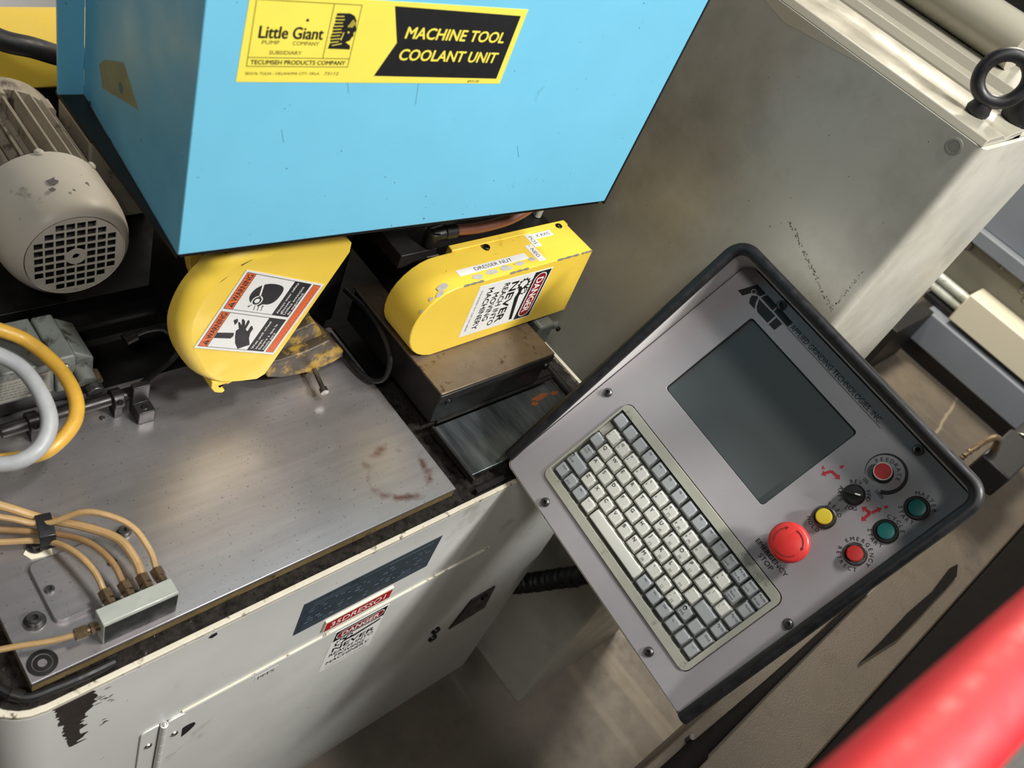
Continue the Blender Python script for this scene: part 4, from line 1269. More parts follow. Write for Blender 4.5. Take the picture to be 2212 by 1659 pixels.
rg = random.Random(8)
mb = MB()
for (p0, p1, n, sp) in (((-0.330, 1.154), (-0.222, 1.104), 90, 0.005), ((-0.222, 1.104), (-0.222, 1.165), 30, 0.003)):
    for k in range(n):
        t_ = k / n + rg.random() * 0.02
        y_ = p0[0] + (p1[0] - p0[0]) * t_ + (rg.random() - 0.5) * sp
        z_ = p0[1] + (p1[1] - p0[1]) * t_ + (rg.random() - 0.5) * sp
        r_ = 0.0004 + rg.random() * 0.0008
        mb.flat([(y_ + r_ * (0.6 + 0.8 * rg.random()) * math.cos(q), z_ + r_ * (0.6 + 0.8 * rg.random()) * math.sin(q)) for q in (0, 1.3, 2.5, 3.8, 5.0)], YZ(EX), 0.0004)
tag(mb.build('grime_flecks', 'olive', te), kind='stuff')

eb = thing('eye_bolt', 'black forged lifting eye bolt standing on the cream ribbed top', 'eye bolt', (1.012, 0.247, EZ + 0.004))
eb_base = Vector((1.004, 0.2475, EZ + 0.0065))
mb = MB().lathe([(0.012, 0), (0.013, 0.004), (0.010, 0.012), (0.0085, 0.020)], eb_base, (0, 0, 1), 20)
mb.build('shank', 'rubber', eb)
MB().torus(eb_base + Vector((0, 0, 0.040)), (-0.80, -0.5, 0.15), 0.0235, 0.0072, 36, 12).build('ring', 'rubber', eb)

bmp = MB().lathe([(0, 0), (0.016, 0), (0.018, 0.006), (0.018, 0.020), (0.013, 0.028), (0, 0.030)], (1.070, 0.2260, EZ + 0.0055), (0, 0, 1), 24).build('rubber_bumper', 'rubber', te)
MB().cyl((1.070, 0.2260, EZ + 0.0350), (1.070, 0.2260, EZ + 0.0375), 0.006, n=14).build('bumper_screw', 'steel', bmp)

# corrugated conduit between cabinet and enclosure
cdp = smooth_path([(0.931, 0.420, 0.20), (0.931, 0.355, 0.27), (0.931, 0.320, 0.33), (0.931, 0.288, 0.392), (0.931, 0.255, 0.460), (0.931, 0.24, 0.55)], 16)
tag(MB().tube(cdp, lambda t: 0.0165 + 0.0025 * math.sin(t * 190), 14, sub=1).build('corrugated_conduit', 'black'), 'black corrugated conduit crossing the gap beside the enclosure foot', 'conduit')

# ------------------------------------------------------------------ operator console
PR = Matrix(((-0.087317, 0.603246, -0.792761), (-0.99581, -0.074562, 0.052945), (-0.027171, 0.794062, 0.607229)))
pn = thing('operator_console', 'grey lavender operator console with hooded black rubber rim, screen, keyboard and push buttons', 'control console',
           (0.731974, 0.161919, 0.895249), rot=PR)
pf = Fr((0, 0, 0), (1, 0, 0), (0, 1, 0), 0.001)      # mm in the face plate plane, w out of it
XW, YB, YT = 183.0, -127.0, 262.0
rim = lambda y: 8.0 + (y - YB) * (49.0 / (YT - YB))
# case behind the plate
MB().prism(rrect(-XW, YB - 1.5, XW, YT, 20, 6, (0, 0, 1, 1)), pf, -24, -10.5).build('case', 'pend_side', pn, bevel=0.002)
# hood wall: thin sheet following the left, top and right edges, taller toward the top
path = [(-XW, YB + 8)] + [(-XW, YB + 8 + (YT - 20 - YB - 8) * i / 8) for i in range(1, 9)]
path += [(-XW + 20 - 20 * math.cos(math.radians(a)), YT - 20 + 20 * math.sin(math.radians(a))) for a in range(10, 91, 10)]
path += [(-XW + 20 + (2 * XW - 40) * i / 8, YT) for i in range(1, 9)]
path += [(XW - 20 + 20 * math.sin(math.radians(a)), YT - 20 + 20 * math.cos(math.radians(a))) for a in range(10, 91, 10)]
path += [(XW, YT - 20 - (YT - 20 - YB - 2) * i / 8) for i in range(1, 9)]
mb = MB()
vs, fs = [], []
for i, (x, y) in enumerate(path):
    a = Vector(path[max(i - 1, 0)])
    b = Vector(path[min(i + 1, len(path) - 1)])
    d = (b - a).normalized()
    nx, ny = d.y, -d.x                              # inward
    for (ox, w) in ((0, -4), (0, rim(y)), (1.8, rim(y)), (1.8, -4)):
        vs.append(pf(x + nx * ox, y + ny * ox, w))
for i in range(len(path) - 1):
    for k in range(4):
        k2 = (k + 1) % 4
        fs.append((i * 4 + k, i * 4 + k2, (i + 1) * 4 + k2, (i + 1) * 4 + k))
fs += [(3, 2, 1, 0), tuple((len(path) - 1) * 4 + k for k in range(4))]
mb.add(vs, fs).build('hood', 'pend_side', pn, angle=25)
rp = [(x, y, rim(y) - 2) for x, y in path]
mb = MB().tube([pf(*p) for p in rp], 0.0072, 12, sub=1)
mb.build('rubber_rim', 'rubber', pn)
# face plate
LX0, LX1, LY0, LY1 = -125.0, 54.0, 87.5, 218.0
KX0, KX1, KY0, KY1 = -140.5, 147.5, -97.5, 43.5
MB().prism(rrect(-XW + 1.6, YB + 4, XW - 1.6, YT - 1.6, 9, 4), pf, -5.0, -3.05, 0,
           [rrect(LX0 - 4, LY0 - 4, LX1 + 4, LY1 + 4, 4, 3), rrect(KX0 - 1, KY0 - 1, KX1 + 1, KY1 + 1, 10, 5)]).build('plate_gasket', 'matt_black', pn)
plate = MB().prism(rrect(-XW + 3.4, YB, XW - 3.4, YT - 3.4, 9, 4, (1, 1, 1, 1)), pf, -3, 0, 0,
                   [rrect(LX0, LY0, LX1, LY1, 4, 3), rrect(KX0, KY0, KX1, KY1, 10, 5)]).build('face_plate', 'pend', pn, bevel=0.0005)
MB().prism(rrect(-XW + 1, YB - 2.0, XW - 1, YB + 12, 9, 4, (1, 1, 0, 0)), pf, -8, -3.4).build('bottom_edge', 'edge_white', pn)
for (x, y) in ((-166.5, 29.4), (168.5, 29.8), (-107.6, -115.2), (106.2, -114.6), (-113.0, 255.0 - 3), (105.9, 255.0 - 3)):
    p = pf(x, y, 0)
    mb = MB().lathe([(0.0060, 0), (0.0058, 0.0012), (0.0045, 0.0030), (0.0030, 0.0036), (0.0024, 0.0036), (0.0022, 0.0018), (0, 0.0018)], p, (0, 0, 1), 18, 0)
    mb.lathe([(0, 0.0019), (0.0023, 0.0019)], p, (0, 0, 1), 6, 1)
    mb.build('plate_screw', ['steel', 'ink'], plate)
# screen
sc = MB().prism(rrect(LX0 - 3, LY0 - 3, LX1 + 3, LY1 + 3, 4, 3), pf, -9, -6.5).build('screen', 'screen', pn)
mb = MB().prism(rrect(LX0 - 2, LY0 - 2, LX1 + 2, LY1 + 2, 5, 3), pf, -6.5, -3.0, 0, [rrect(LX0 + 0.6, LY0 + 0.6, LX1 - 0.6, LY1 - 0.6, 4, 3)])
mb.build('screen_gasket', 'black', pn)

# brand print on the plate
mb = MB()
w_ = 0.15
for pts in ([(-161.7, 227.2), (-152.9, 226.9), (-148.4, 236.2), (-143.0, 239.4), (-138.1, 241.3), (-136.4, 248.1), (-151.8, 248.4)],
            [(-145.7, 235.1), (-143.9, 230.5), (-140.2, 226.6), (-130.3, 226.7), (-135.6, 232.8), (-138.1, 238.6), (-140.7, 239.1)],
            [(-133.2, 248.5), (-135.3, 244.9), (-136.1, 240.8), (-115.0, 240.5), (-115.8, 248.1)],
            [(-136.5, 238.4), (-130.8, 230.1), (-125.4, 226.7), (-107.1, 226.7), (-107.6, 238.7)],
            [(-114.2, 248.8), (-112.9, 241.0), (-88.2, 240.1), (-88.3, 247.8)],
            [(-105.4, 238.5), (-105.0, 226.6), (-95.2, 227.0), (-94.9, 238.3)]):
    mb.flat(pts, pf, w_, 0)
mb.flat(circle(-147.6, 239.7, 3.2, 20), pf, w_ + 0.08, 1)
mb.flat(circle(-147.6, 239.7, 2.3, 20), pf, w_ + 0.16, 0)
mb.line(pf, -144.6, 239.7, -88, 239.6, 0.7, w_ + 0.08, 1)
mb.line(pf, -88, 239.5, 65, 238.9, 0.6, w_, 0)
mb.text(pf, 'APPLIED GRINDING TECHNOLOGIES, INC.', -86.0, 241.0, 6.6, w_, 0, width=146)
tag(mb.build('brand_print', ['ink', 'pend'], plate), 'black logo with APPLIED GRINDING TECHNOLOGIES, INC.')


def button(x, y, kind, cap, r, h, ring=True, label=None):
    if kind == 'knob':
        return None
    mb_ = MB()
    mb_.lathe([(r + 4.2, 0), (r + 4.0, 2.0), (r + 2.6, 3.0), (r + 1.2, 3.0), (r + 1.2, 1.0)], (0, 0, 0), (0, 0, 1), 28, 0)
    mb_.lathe([(r + 1.2, 1.0), (0, 1.0)], (0, 0, 0), (0, 0, 1), 28, 0)
    mb_.V = [pf(v.x + x, v.y + y, v.z) for v in mb_.V]
    b_ = tag(mb_.build('push_button', kind, pn), label)
    q = MB().lathe([(r, 1.2), (r, h - 1.2), (r - 0.9, h - 0.2), (r * 0.7, h), (0, h + 0.15)], (0, 0, 0), (0, 0, 1), 28)
    q.V = [pf(v.x + x, v.y + y, v.z) for v in q.V]
    q.build('cap', cap, b_)
    return b_


button(103.6, 132.0, 'steel', 'yel_btn', 8.6, 13, label='yellow feed hold button')
button(152.0, 131.6, 'steel', 'red_btn', 8.4, 13, label='red emergency retract button')
button(152.0, 171.2, 'black', 'teal_btn', 8.8, 6.5, label='teal cycle start button')
button(151.8, 210.8, 'black', 'teal_btn', 8.8, 6.5, label='teal master start button')
# emergency stop mushroom
mb = MB().lathe([(13, 0), (13, 8), (12, 10), (12, 17), (19.5, 18.5), (21.6, 21), (22.0, 24), (21.0, 27), (18.5, 28.6), (0, 29.4)], (0, 0, 0), (0, 0, 1), 44)
mb.V = [pf(v.x + 104.8, v.y + 86.2, v.z) for v in mb.V]
es = tag(mb.build('stop_button', 'estop', pn, angle=50), 'red emergency stop mushroom button')
for k in range(3):
    a0 = 30 + 120 * k
    q = MB()
    cxx, cyy = 104.8, 86.2
    pts = circle(cxx, cyy, 15.8, 14, a0, a0 + 76) + list(reversed(circle(cxx, cyy, 14.6, 14, a0, a0 + 76)))
    q.flat(pts, pf, 29.1)
    a = math.radians(a0)
    tx, ty = math.sin(a), -math.cos(a)
    bx, by = cxx + 15.2 * math.cos(a), cyy + 15.2 * math.sin(a)
    nx, ny = math.cos(a), math.sin(a)
    q.flat([(bx + nx * 2.0, by + ny * 2.0), (bx - nx * 2.0, by - ny * 2.0), (bx + tx * 3.6, by + ty * 3.6)][::-1], pf, 29.1)
    q.build('twist_arrow', 'estop_groove', es)
# jog selector knob
mb = MB().lathe([(11.6, 0), (11.6, 2.5), (10.4, 4), (9.8, 13), (9.0, 14), (0, 14.2)], (0, 0, 0), (0, 0, 1), 30)
mb.V = [pf(v.x + 103.6, v.y + 171.4, v.z) for v in mb.V]
kn = tag(mb.build('selector_knob', 'black', pn), 'black jog selector knob')
q = MB()
kf = Fr(pf(103.6, 171.4, 14.2), (0.83, 0.55, 0), (-0.55, 0.83, 0), 0.001)
q.box(-8.5, 8.5, -2.0, 2.0, 0, 4.0, 0, kf)
q.build('grip', 'black', kn, bevel=0.0006)
MB().rect(kf, 1.5, -0.7, 7.0, 0.7, 4.15).build('pointer', 'white', kn)
# feed rate potentiometer
mb = MB().lathe([(10.8, 0), (10.8, 1.5), (9.9, 3), (9.3, 17), (9.3, 18.6)], (0, 0, 0), (0, 0, 1), 30)
mb.V = [pf(v.x + 103.8, v.y + 208.8, v.z) for v in mb.V]
fk = tag(mb.build('feed_rate_knob', 'black', pn), 'red topped feed rate knob')
q = MB().lathe([(9.4, 18.2), (9.4, 19.2), (8.6, 19.4)], (0, 0, 0), (0, 0, 1), 30, 1)
q.lathe([(8.6, 19.3), (0, 19.4)], (0, 0, 0), (0, 0, 1), 30, 0)
q.V = [pf(v.x + 103.8, v.y + 208.8, v.z) for v in q.V]
q.build('cap', ['red_btn', 'white'], fk)
# printed legends round the controls
LG = dict(bold=0.012)
mb = MB()
FCX, FCY = 105.0, 211.0
outer, inner = [], []
for i in range(41):
    a = 235 - 290 * i / 40
    t_ = i / 40
    outer.append((FCX + (20.6 + 2.8 * t_) * math.cos(math.radians(a)), FCY + (20.6 + 2.8 * t_) * math.sin(math.radians(a))))
    inner.append((FCX + (20.2 - 1.6 * t_) * math.cos(math.radians(a)), FCY + (20.2 - 1.6 * t_) * math.sin(math.radians(a))))
mb.flat(outer + list(reversed(inner)), pf, 0.15, 0)
mb.arc_text(pf, 'FEEDRATE', FCX - 1, FCY - 1, 14.9, 96, 20.5, 4.2, 0.15, 0, **LG)
mb.text(pf, '0%', 96.4, 188.6, 3.8, 0.15, 0, **LG)
mb.text(pf, '100%', 113.5, 189.8, 3.8, 0.15, 0, **LG)
tag(mb.build('button_legend', 'ink', plate), 'black FEEDRATE dial print from 0% to 100%')
mb = MB()
for word, mid, inw in (('REV', 132, False), ('FWD', 49, False), ('JOG', -55, True), ('AXIS', 227, True)):
    mb.arc_text(pf, word, 103.6, 171.4, 14.6, mid, 17, 4.2, 0.15, 0, inward=inw, **LG)
tag(mb.build('button_legend', 'ink', plate), 'black REV, FWD, JOG, AXIS lettering')
for cx_, cy_, r_, top_, st_, bot_, sb_ in ((103.6, 132.0, 15.6, 'FEED', 20, 'HOLD', 19), (151.8, 210.8, 15.9, 'MASTER', 19, 'START', 18),
                                           (152.0, 171.2, 15.9, 'CYCLE', 19, 'START', 18), (152.0, 131.6, 16.2, 'EMERGENCY', 20, 'RETRECT', 18)):
    mb = MB()
    mb.arc_text(pf, top_, cx_, cy_, r_, 90, st_, 4.2, 0.15, 0, **LG)
    mb.arc_text(pf, bot_, cx_, cy_, r_, -96, sb_, 4.2, 0.15, 0, inward=True, **LG)
    tag(mb.build('button_legend', 'ink', plate), 'black lettering ' + top_ + ' ' + bot_)
mb = MB()
mb.text(pf, 'EMERGENCY', 104.2, 57.6, 5.2, 0.15, 0, width=49, align='c', bold=0.008)
mb.text(pf, 'STOP', 104.2, 49.8, 5.2, 0.15, 0, width=21, align='c', bold=0.008)
tag(mb.build('button_legend', 'ink', plate), 'black lettering EMERGENCY STOP')
# worn red axis arrows
mb = MB()


def arrow(p0, p1, t, m=0):
    x0, y0 = p0
    x1, y1 = p1
    L_ = math.hypot(x1 - x0, y1 - y0)
    ux, uy = (x1 - x0) / L_, (y1 - y0) / L_
    nx, ny = -uy, ux
    hl = 4.5
    bx, by = x1 - ux * hl, y1 - uy * hl
    mb.flat([(x0 - nx * t, y0 - ny * t), (bx - nx * t, by - ny * t), (bx - nx * t * 2.3, by - ny * t * 2.3), (x1, y1), (bx + nx * t * 2.3, by + ny * t * 2.3),
             (bx + nx * t, by + ny * t), (x0 + nx * t, y0 + ny * t)], pf, 0.15, m)


arrow((69.5, 170.0), (66.0, 158.8), 1.6)
arrow((69.5, 170.0), (82.0, 171.0), 1.6)
arrow((62.5, 165.0), (58.8, 166.8), 0.9)
arrow((72.0, 179.0), (73.4, 184.6), 0.9)
tag(mb.build('axis_arrows', 'redmark', plate), 'worn red printed arrows')
mb = MB()
arrow((128.0, 171.5), (129.2, 158.8), 1.6)
arrow((128.0, 171.5), (117.8, 169.0), 1.6)
arrow((128.8, 172.5), (131.0, 184.0), 1.5)
arrow((132.0, 186.0), (133.6, 191.0), 0.9)
tag(mb.build('axis_arrows', 'redmark', plate), 'worn red printed arrows')

# ---- keyboard
kbd = MB().prism(rrect(KX0 + 0.9, KY0 + 0.9, KX1 - 0.9, KY1 - 0.9, 9.5, 5), pf, -9, 2.2, 0,
                 [rrect(-137.0, -85.2, 139.8, 30.8, 1.0, 2)]).build('keyboard', 'bezel', pn, bevel=0.0012)
MB().prism([(-138, -86), (141, -86), (141, 31.5), (-138, 31.5)], pf, -9, -7.6).build('key_well', 'well', kbd)
q = MB()
for i in range(3):
    bx, by = 80.5 + i * 13.0, 32.0
    q.flat(rrect(bx, by, bx + 11.5, by + 7.2, 2.2, 4), pf, 2.30, 0, [rrect(bx + 0.4, by + 0.4, bx + 11.1, by + 6.8, 1.9, 4)])
    q.flat(circle(bx + 2.6, by + 4.6, 0.9, 12), pf, 2.3, 0)
    q.text(pf, ('Num', 'Caps', 'Scroll')[i], bx + 4.4, by + 4.0, 1.4, 2.3, 0, width=5.6)
    q.text(pf, 'Lock', bx + 4.4, by + 1.6, 1.4, 2.3, 0, width=4.6)
q.build('lock_lights_print', 'faint_ink', kbd)

KO = -117.5


def key(x, y, w=1.0, g=False, legs=(), top=3.0, inset=2.3):
    """one key cap: x, y centre (mm, first number key = 0,0), w width in mm between centres, legends (text, dx, dy, cap[, width])"""
    W, D = w - 1.3, 17.2
    X, Y = x + KO, y
    bot = rrect(X - W / 2, Y - D / 2, X + W / 2, Y + D / 2, 0.8, 1)
    tp = rrect(X - W / 2 + inset, Y - D / 2 + 2.9, X + W / 2 - inset, Y + D / 2 - 1.4, 1.3, 1)
    m_ = MB()
    n = len(bot)
    mid = [(a[0] * 0.12 + b[0] * 0.88, a[1] * 0.12 + b[1] * 0.88) for a, b in zip(bot, tp)]
    vs = [pf(p[0], p[1], -5.5) for p in bot] + [pf(p[0], p[1], top - 0.5) for p in mid] + [pf(p[0] * 0.94 + X * 0.06, p[1] * 0.94 + (Y + 0.75) * 0.06, top) for p in tp]
    fs = []
    for k in range(2):
        for i in range(n):
            j = (i + 1) % n
            fs.append((k * n + i, k * n + j, (k + 1) * n + j, (k + 1) * n + i))
    fs.append(tuple(2 * n + i for i in range(n)))
    m_.add(vs, fs, 0)
    lx, ty = X - W / 2 + inset + 0.9, Y + D / 2 - 2.2
    for L_ in legs:
        s, dx, dy, cap = L_[:4]
        m_.text(pf, s, lx + dx, ty - dy - cap, cap, top + 0.12, 1, width=L_[4] if len(L_) > 4 else None, bold=0.008 if cap > 3 else 0.0)
    o_ = m_.build('key', ['key_g' if g else 'key_w', 'ink'], kbd, angle=20)
    return o_, (X, Y, top)


def boxed(o_, X, Y, top, ch):
    pass


P_ = 19.0
# function row
fl = ['', '', '', 'F3', 'F4', 'F5', 'F6', '', 'F8', 'F9', 'F10']
fx = [-10.1, 9.4, 28.8, 48.0, 67.4, 86.6, 105.8, 125.0, 144.0, 162.4, 181.0]
for s, x in zip(fl, fx):
    key(x, 20.2, 18.6, True, [(s, 2.5, 0.2, 2.6)] if s else [])
for x, a, b in ((199.0, 'Num', 'Lock'), (216.3, 'Prt Sc', 'Sys Rq'), (233.6, 'Scroll', 'Lock'), (250.0, 'Pause', 'Break')):
    key(x, 20.0, 17.2, True, [(a, 0.6, 0.0, 2.6, 9.5 if len(a) > 4 else 7), (b, 0.0, 7.2, 2.6, 9.5 if len(b) > 4 else 7.5)], inset=1.9)
# number row
nums = [('1', '!'), ('2', '@'), ('3', '#'), ('4', '$'), ('5', '%'), ('6', '^'), ('7', '&'), ('8', '*'), ('9', '('), ('0', ')'), ('-', '_'), ('=', '+')]
sub = {'7': '7', '8': '8', '9': '9', 'U': '4', 'I': '5', 'O': '6', 'J': '1', 'K': '2', 'L': '3', 'M': '0', ';': '+', 'P': '-', '.': '.', '/': '/'}
for i, (a, b) in enumerate(nums):
    lg = [(b, 1.2, 0.0, 3.0), (a, 0.2, 6.0, 3.0)]
    if a in sub:
        lg += [('[' + sub[a] + ']', 5.6, 7.2, 2.6)]
    key(i * P_ * 1.0, 0.6, P_, False, lg)
MB().box(-136.6, -127.8, -8, 9, -7.6, -2.0, 0, pf).build('filler', 'bezel', kbd)
key(228.8, 0.8, 18.0, True, [('<-', 1.0, 0.0, 2.6), ('Back-', 0.4, 4.0, 2.6, 9.0), ('space', 0.4, 8.0, 2.4, 8.6)], top=1.5)
key(249.0, 1.2, 17.6, True, [('Home', 1.0, 0.2, 2.6, 9)])
# letter rows
key(-10.7, -17.3, 17.6, True)
for i, ch in enumerate('QWERTYUIOP'):
    lg = [(ch, 0.6, 0.2, 4.4)]
    if ch in sub:
        lg += [('[' + sub[ch] + ']', 5.4, 7.4, 2.6)]
    key(7.9 + i * P_, -18.2, P_, False, lg)
for x, a, b in ((198.0, '[', '{'), (216.6, ']', '}'), (233.4, '\\', '|')):
    key(x, -18.0, 18.0 if x < 230 else 16.6, False, [(b, 2.0, 0.0, 2.8), (a, 0.4, 5.6, 2.8)])
key(249.0, -17.0, 16.4, True, [('Pg Up', 0.6, 0.2, 2.6, 9.6)], inset=1.9)
key(-6.9, -36.6, 18.6, True, [('Caps', 0.8, 0.0, 2.5, 7), ('Lock', 0.8, 4.0, 2.5, 7)], top=1.6)
for i, ch in enumerate('ASDFGHJKL'):
    lg = [(ch, 0.6, 0.2, 4.4)]
    if ch in sub:
        lg += [('[' + sub[ch] + ']', 5.4, 7.4, 2.6)]
    if ch in 'FJ':
        lg += [('_', 3.0, 9.2, 3.0)]
    key(13.1 + i * P_, -36.8, P_, False, lg)
key(13.1 + 9 * P_, -36.8, P_, False, [(':', 1.6, 0.0, 3.0), (';', 0.4, 5.6, 3.0), ('[+]', 5.4, 7.4, 2.6)])
key(13.1 + 10 * P_, -36.8, P_ - 1, False, [('"', 1.8, 0.0, 2.8), ("'", 0.6, 5.6, 2.8)])
key(225.4, -36.4, 28.0, True, [('.', 4, 0.6, 2.4)])
key(248.6, -36.0, 16.8, True, [('Pg Dn', 0.6, 0.2, 2.6, 9.6)], inset=1.9)
o_, _k = key(-3.2, -55.4, 30.5, True, [('Shift', 0.2, 6.4, 2.6, 8)])
q = MB().flat([(-135.0, -51.2), (-132.0, -48.4), (-129.0, -51.2), (-130.6, -51.2), (-130.6, -54.2), (-133.4, -54.2), (-133.4, -51.2)], pf, 3.12, 0,
              [[(-133.6, -51.7), (-132.0, -50.0), (-130.4, -51.7), (-131.1, -51.7), (-131.1, -53.7), (-132.9, -53.7), (-132.9, -51.7)]])
q.build('shift_arrow', 'ink', kbd)
for i, ch in enumerate('ZXCVBNM'):
    lg = [(ch, 0.6, 0.2, 4.4)]
    if ch in sub:
        lg += [('[' + sub[ch] + ']', 5.4, 7.4, 2.6)]
    key(22.1 + i * P_, -55.4, P_, False, lg)
for k, (a, b) in enumerate(((',', '<'), ('.', '>'), ('/', '?'))):
    lg = [(b, 2.0, 0.0, 3.0), (a, 0.4, 5.6, 3.0)]
    if a in sub:
        lg += [('[' + sub[a] + ']', 5.4, 7.4, 2.6)]
    key(22.1 + (7 + k) * P_, -55.4, P_, False, lg)
key(212.4, -54.8, 18.6, True, [('Shift', 0.2, 7.0, 2.6, 7)], top=1.6)
q = MB().flat([(94.0 - 5.5, -50.6), (97.2 - 5.5, -47.6), (100.4 - 5.5, -50.6), (98.6 - 5.5, -50.6), (98.6 - 5.5, -53.4), (95.8 - 5.5, -53.4), (95.8 - 5.5, -50.6)], pf, 1.75, 0,
              [[(95.4 - 5.5, -51.1), (97.2 - 5.5, -49.3), (99.0 - 5.5, -51.1), (98.1 - 5.5, -51.1), (98.1 - 5.5, -52.9), (96.3 - 5.5, -52.9), (96.3 - 5.5, -51.1)]])
q.build('shift_arrow', 'ink', kbd)
key(231.4, -54.8, 17.4, True)
key(248.8, -55.0, 16.8, True, [('End', 2.0, 0.2, 2.6, 7)], inset=1.9)
key(-9.2, -74.0, 17.6, True, [('Ctrl', 2.2, 0.2, 2.6, 7)])
key(9.3, -74.0, 18.4, True, [('[Fn]', 2.0, 7.4, 2.6)])
key(27.8, -73.8, 18.4, True, [('Alt', 2.6, 0.2, 2.6)])
key(46.2, -73.6, 18.4, False, [('~', 2.2, 0.2, 3.0), ('`', 0.8, 5.0, 3.0)])
key(103.2, -73.6, 94.5, False)
key(159.2, -73.4, 18.2, True, [('Alt', 2.6, 0.2, 2.6)])
key(177.8, -73.4, 18.4, True, [('Ins', 2.6, 0.2, 2.6)])
key(196.4, -73.4, 18.4, True, [('Del', 2.0, 0.2, 2.6)])
key(214.6, -73.6, 17.6, True, [('<-', 1.6, 1.4, 3.0)])
key(232.0, -73.6, 17.0, True)
key(248.6, -73.8, 16.6, True, [('->', 3.0, 1.0, 2.4)], inset=1.9)
for x_ in (-90, -72):
    MB().lathe([(0.0052, 0), (0.0048, 0.002), (0.003, 0.0034), (0, 0.0038)], pf(x_, YT + 0.1, 36), (0, 1, 0), 14).build('case_screw', 'white', pn)
# support arm down to the floor, hidden behind the console
MB().box(-60, 20, 40, 120, -52, -24, 0, pf).build('swivel_bracket', 'soot', pn, bevel=0.002)
arm = thing('console_arm', 'short black steel arm from the tall enclosure to the back of the console', 'arm', (0.90, 0.25, 0.90))
MB().box(0.835, 0.944, 0.215, 0.275, 0.895, 0.945).build('beam', 'soot', arm, bevel=0.003)
MB().box(0.944, 0.9555, 0.207, 0.300, 0.870, 0.970).build('flange', 'soot', arm, bevel=0.002)

# ------------------------------------------------------------------ ledge, bar and red rail in the foreground
bn = thing('sheet_metal_ledge', 'long brown grey textured sheet metal ledge with black edge strip beside the console', 'ledge', (1.35, -0.10, 0))
MB().box(0.40, 2.15, -0.050, -0.0245, 0.30, 0.650).build('rear_panel', 'bench', bn, bevel=0.003)
MB().box(0.40, 2.15, -0.158, -0.0535, 0.30, 0.646).build('front_panel', 'bench', bn, bevel=0.004)
MB().prism([(0.55, -0.2960), (2.15, -0.2960), (2.15, -0.160), (0.55, -0.158)], XY(0.630), 0, 0.024).build('edge_strip', 'matt_black', bn, bevel=0.003)
MB().box(0.45, 0.55, -0.15, -0.05, 0, 0.30).build('leg', 'soot', bn)
MB().box(1.95, 2.05, -0.15, -0.05, 0, 0.30).build('leg', 'soot', bn)
MB().tube([(0.60, -0.0515, 0.6545), (0.73, -0.0522, 0.6545), (0.735, -0.0525, 0.6535)], 0.0150, 12, sub=1).build('bar_cap', 'matt_black', bn)
MB().tube([(0.72, -0.0522, 0.653), (0.9, -0.0528, 0.652), (1.21, -0.0535, 0.6515)], lambda t: 0.0125 - 0.0105 * t, 12, sub=1).build('bar', 'matt_black', bn)
MB().cyl((0.735, -0.036, 0.650), (0.735, -0.036, 0.662), 0.004, n=12).build('pin', 'steel', bn)
st = [(1.075, -0.116), (1.100, -0.1195), (1.179, -0.131), (1.260, -0.1325), (1.314, -0.132), (1.360, -0.1325), (1.413, -0.132), (1.443, -0.120), (1.421, -0.116), (1.336, -0.121), (1.250, -0.1165), (1.154, -0.117)]
tag(MB().prism(st, XY(0.6462), 0, 0.006).build('rubber_strip', 'matt_black'), 'curved black rubber strip lying on the brown ledge', 'rubber strip')

rr_ = thing('red_rail', 'round red painted rail running above the brown sheet metal ledge', 'rail', (1.0, -0.18, 0))
pA, pB = Vector((0.2124, -0.0531, 1.40)), Vector((0.2916, -0.0600, 1.40))
dr_ = (pB - pA).normalized()
MB().cyl(pA - dr_ * 0.05, pA + dr_ * 1.30, 0.0158, n=40).build('tube', 'redpaint', rr_)
MB().lathe([(0.0158, 0), (0.018, 0.003), (0.018, 0.012), (0.009, 0.016), (0, 0.016)], pA + dr_ * 1.30, dr_, 32).build('end_cap', 'redpaint', rr_)
MB().cyl(Vector((1.35, -0.2995, 1.40)), Vector((1.35, -0.165, 1.40)), 0.011, n=20).build('wall_arm', 'redpaint', rr_)

# grey cabinet added to block the front light; only its corner reaches the frame
nm = thing('light_blocker_cabinet', 'pale grey cabinet added behind the red rail to block the front light', 'machine', (1.45, -0.55, 0))
MB().box(0.83, 2.15, -0.82, -0.31, 0.06, 1.50).build('housing', 'blocker_paint', nm, bevel=0.006)
MB().box(0.85, 2.10, -0.78, -0.35, 0.0, 0.06).build('plinth', 'black', nm)
for zz in (0.45, 0.98):
    MB().box(0.95, 2.05, -0.308, -0.30, zz, zz + 0.45).build('blocker_panel', 'blocker_paint', nm, bevel=0.003)

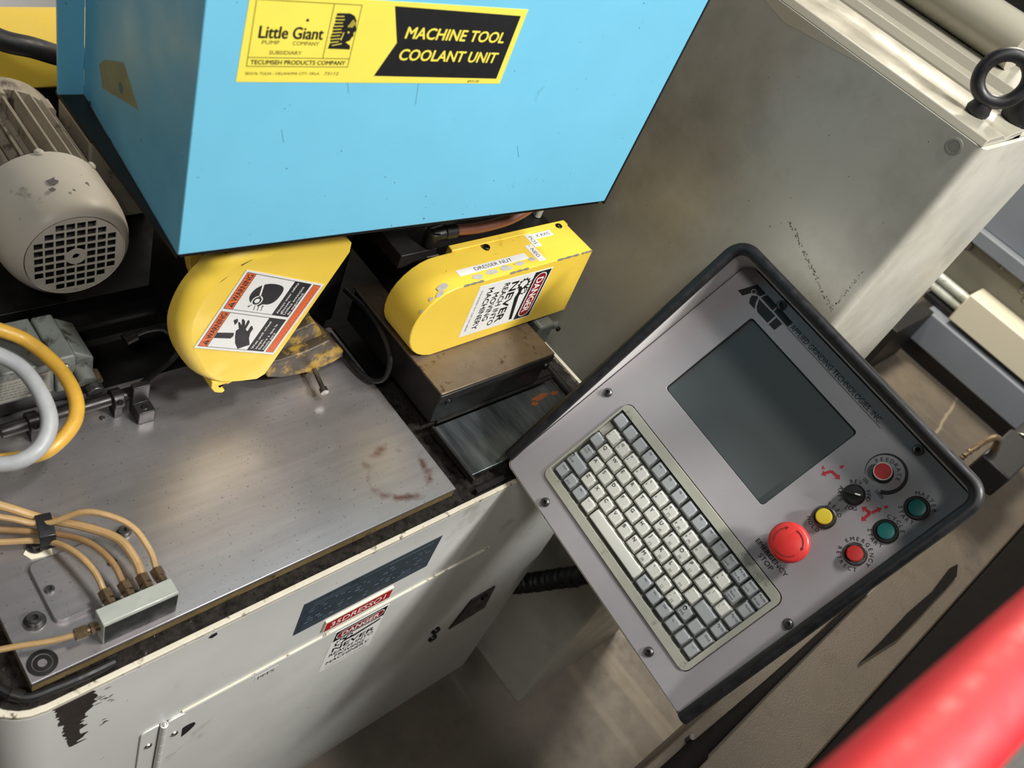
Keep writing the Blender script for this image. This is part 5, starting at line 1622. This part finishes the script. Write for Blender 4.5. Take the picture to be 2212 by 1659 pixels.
# air fitting at the right edge
af = thing('air_valve', 'black air valve block with brass barbed elbow standing on the ledge end', 'air valve', (1.62, -0.045, 0.650))
MB().box(1.600, 1.760, -0.075, -0.012, 0.700, 0.755).build('block', 'black', af, bevel=0.004)
MB().box(1.640, 1.720, -0.066, -0.020, 0.6505, 0.700).build('foot', 'soot', af)
MB().cyl((1.760, -0.044, 0.730), (1.90, -0.044, 0.730), 0.026, n=20).build('solenoid', 'black', af)
MB().torus((1.765, -0.044, 0.730), (1, 0, 0), 0.027, 0.003, 24, 8).build('ring', 'steel', af)
MB().tube([(1.64, -0.020, 0.757), (1.632, -0.010, 0.782), (1.612, 0.000, 0.780), (1.580, 0.006, 0.752), (1.565, 0.006, 0.738)], lambda t: 0.0075 - 0.003 * t + 0.0012 * math.sin(t * 60) * (t > 0.6), 10).build('elbow', 'brass', af)

# ------------------------------------------------------------------ machine in the far right background
fm = thing('background_machine', 'grey blue machine base with off white panel and black plinth across the floor', 'machine', (3.5, -0.4, 0))
FX_ = 3.2
MB().box(FX_ + 0.02, 4.2, -1.6, 0.50, 0.0, 0.078).build('plinth', 'black', fm)
MB().box(FX_ - 0.03, 3.35, -1.6, 0.47, 0.078, 0.205).build('channel', 'greyblue', fm, bevel=0.006)
MB().box(FX_ + 0.03, 4.2, -1.6, 0.52, 0.205, 0.225).build('gap_plate', 'black', fm)
MB().box(FX_ - 0.02, 3.30, -1.6, 0.395, 0.225, 0.343).build('panel', 'offwhite', fm, bevel=0.005)
MB().box(FX_ + 0.10, 4.2, -1.6, 0.62, 0.225, 0.455).build('upper_frame', 'olive', fm, bevel=0.004)
MB().box(FX_ + 0.06, 4.2, -1.6, 0.62, 0.455, 0.505).build('rail', 'greyblue', fm, bevel=0.004)
MB().box(FX_ + 0.10, 4.2, -1.6, 0.62, 0.505, 1.05).build('upper_panel', 'greyblue', fm, bevel=0.004)
for z in (0.245, 0.285):
    MB().cyl((FX_ + 0.07, 0.39, z), (FX_ + 0.07, 0.62, z), 0.018, n=16).build('guide_tube', 'manifold', fm)
for (y, z) in ((0.53, 0.425), (0.29, 0.425), (0.26, 0.405), (0.40, 0.445)):
    MB().lathe([(0.016, 0), (0.014, 0.006), (0.006, 0.008), (0, 0.004)], (FX_ + 0.10, y, z), (-1, 0, 0), 14).build('bolt', 'steel', fm)
MB().box(FX_ - 0.35, FX_ - 0.04, 0.44, 0.50, 0.0, 0.22).build('leg_bracket', 'black', fm, bevel=0.003)
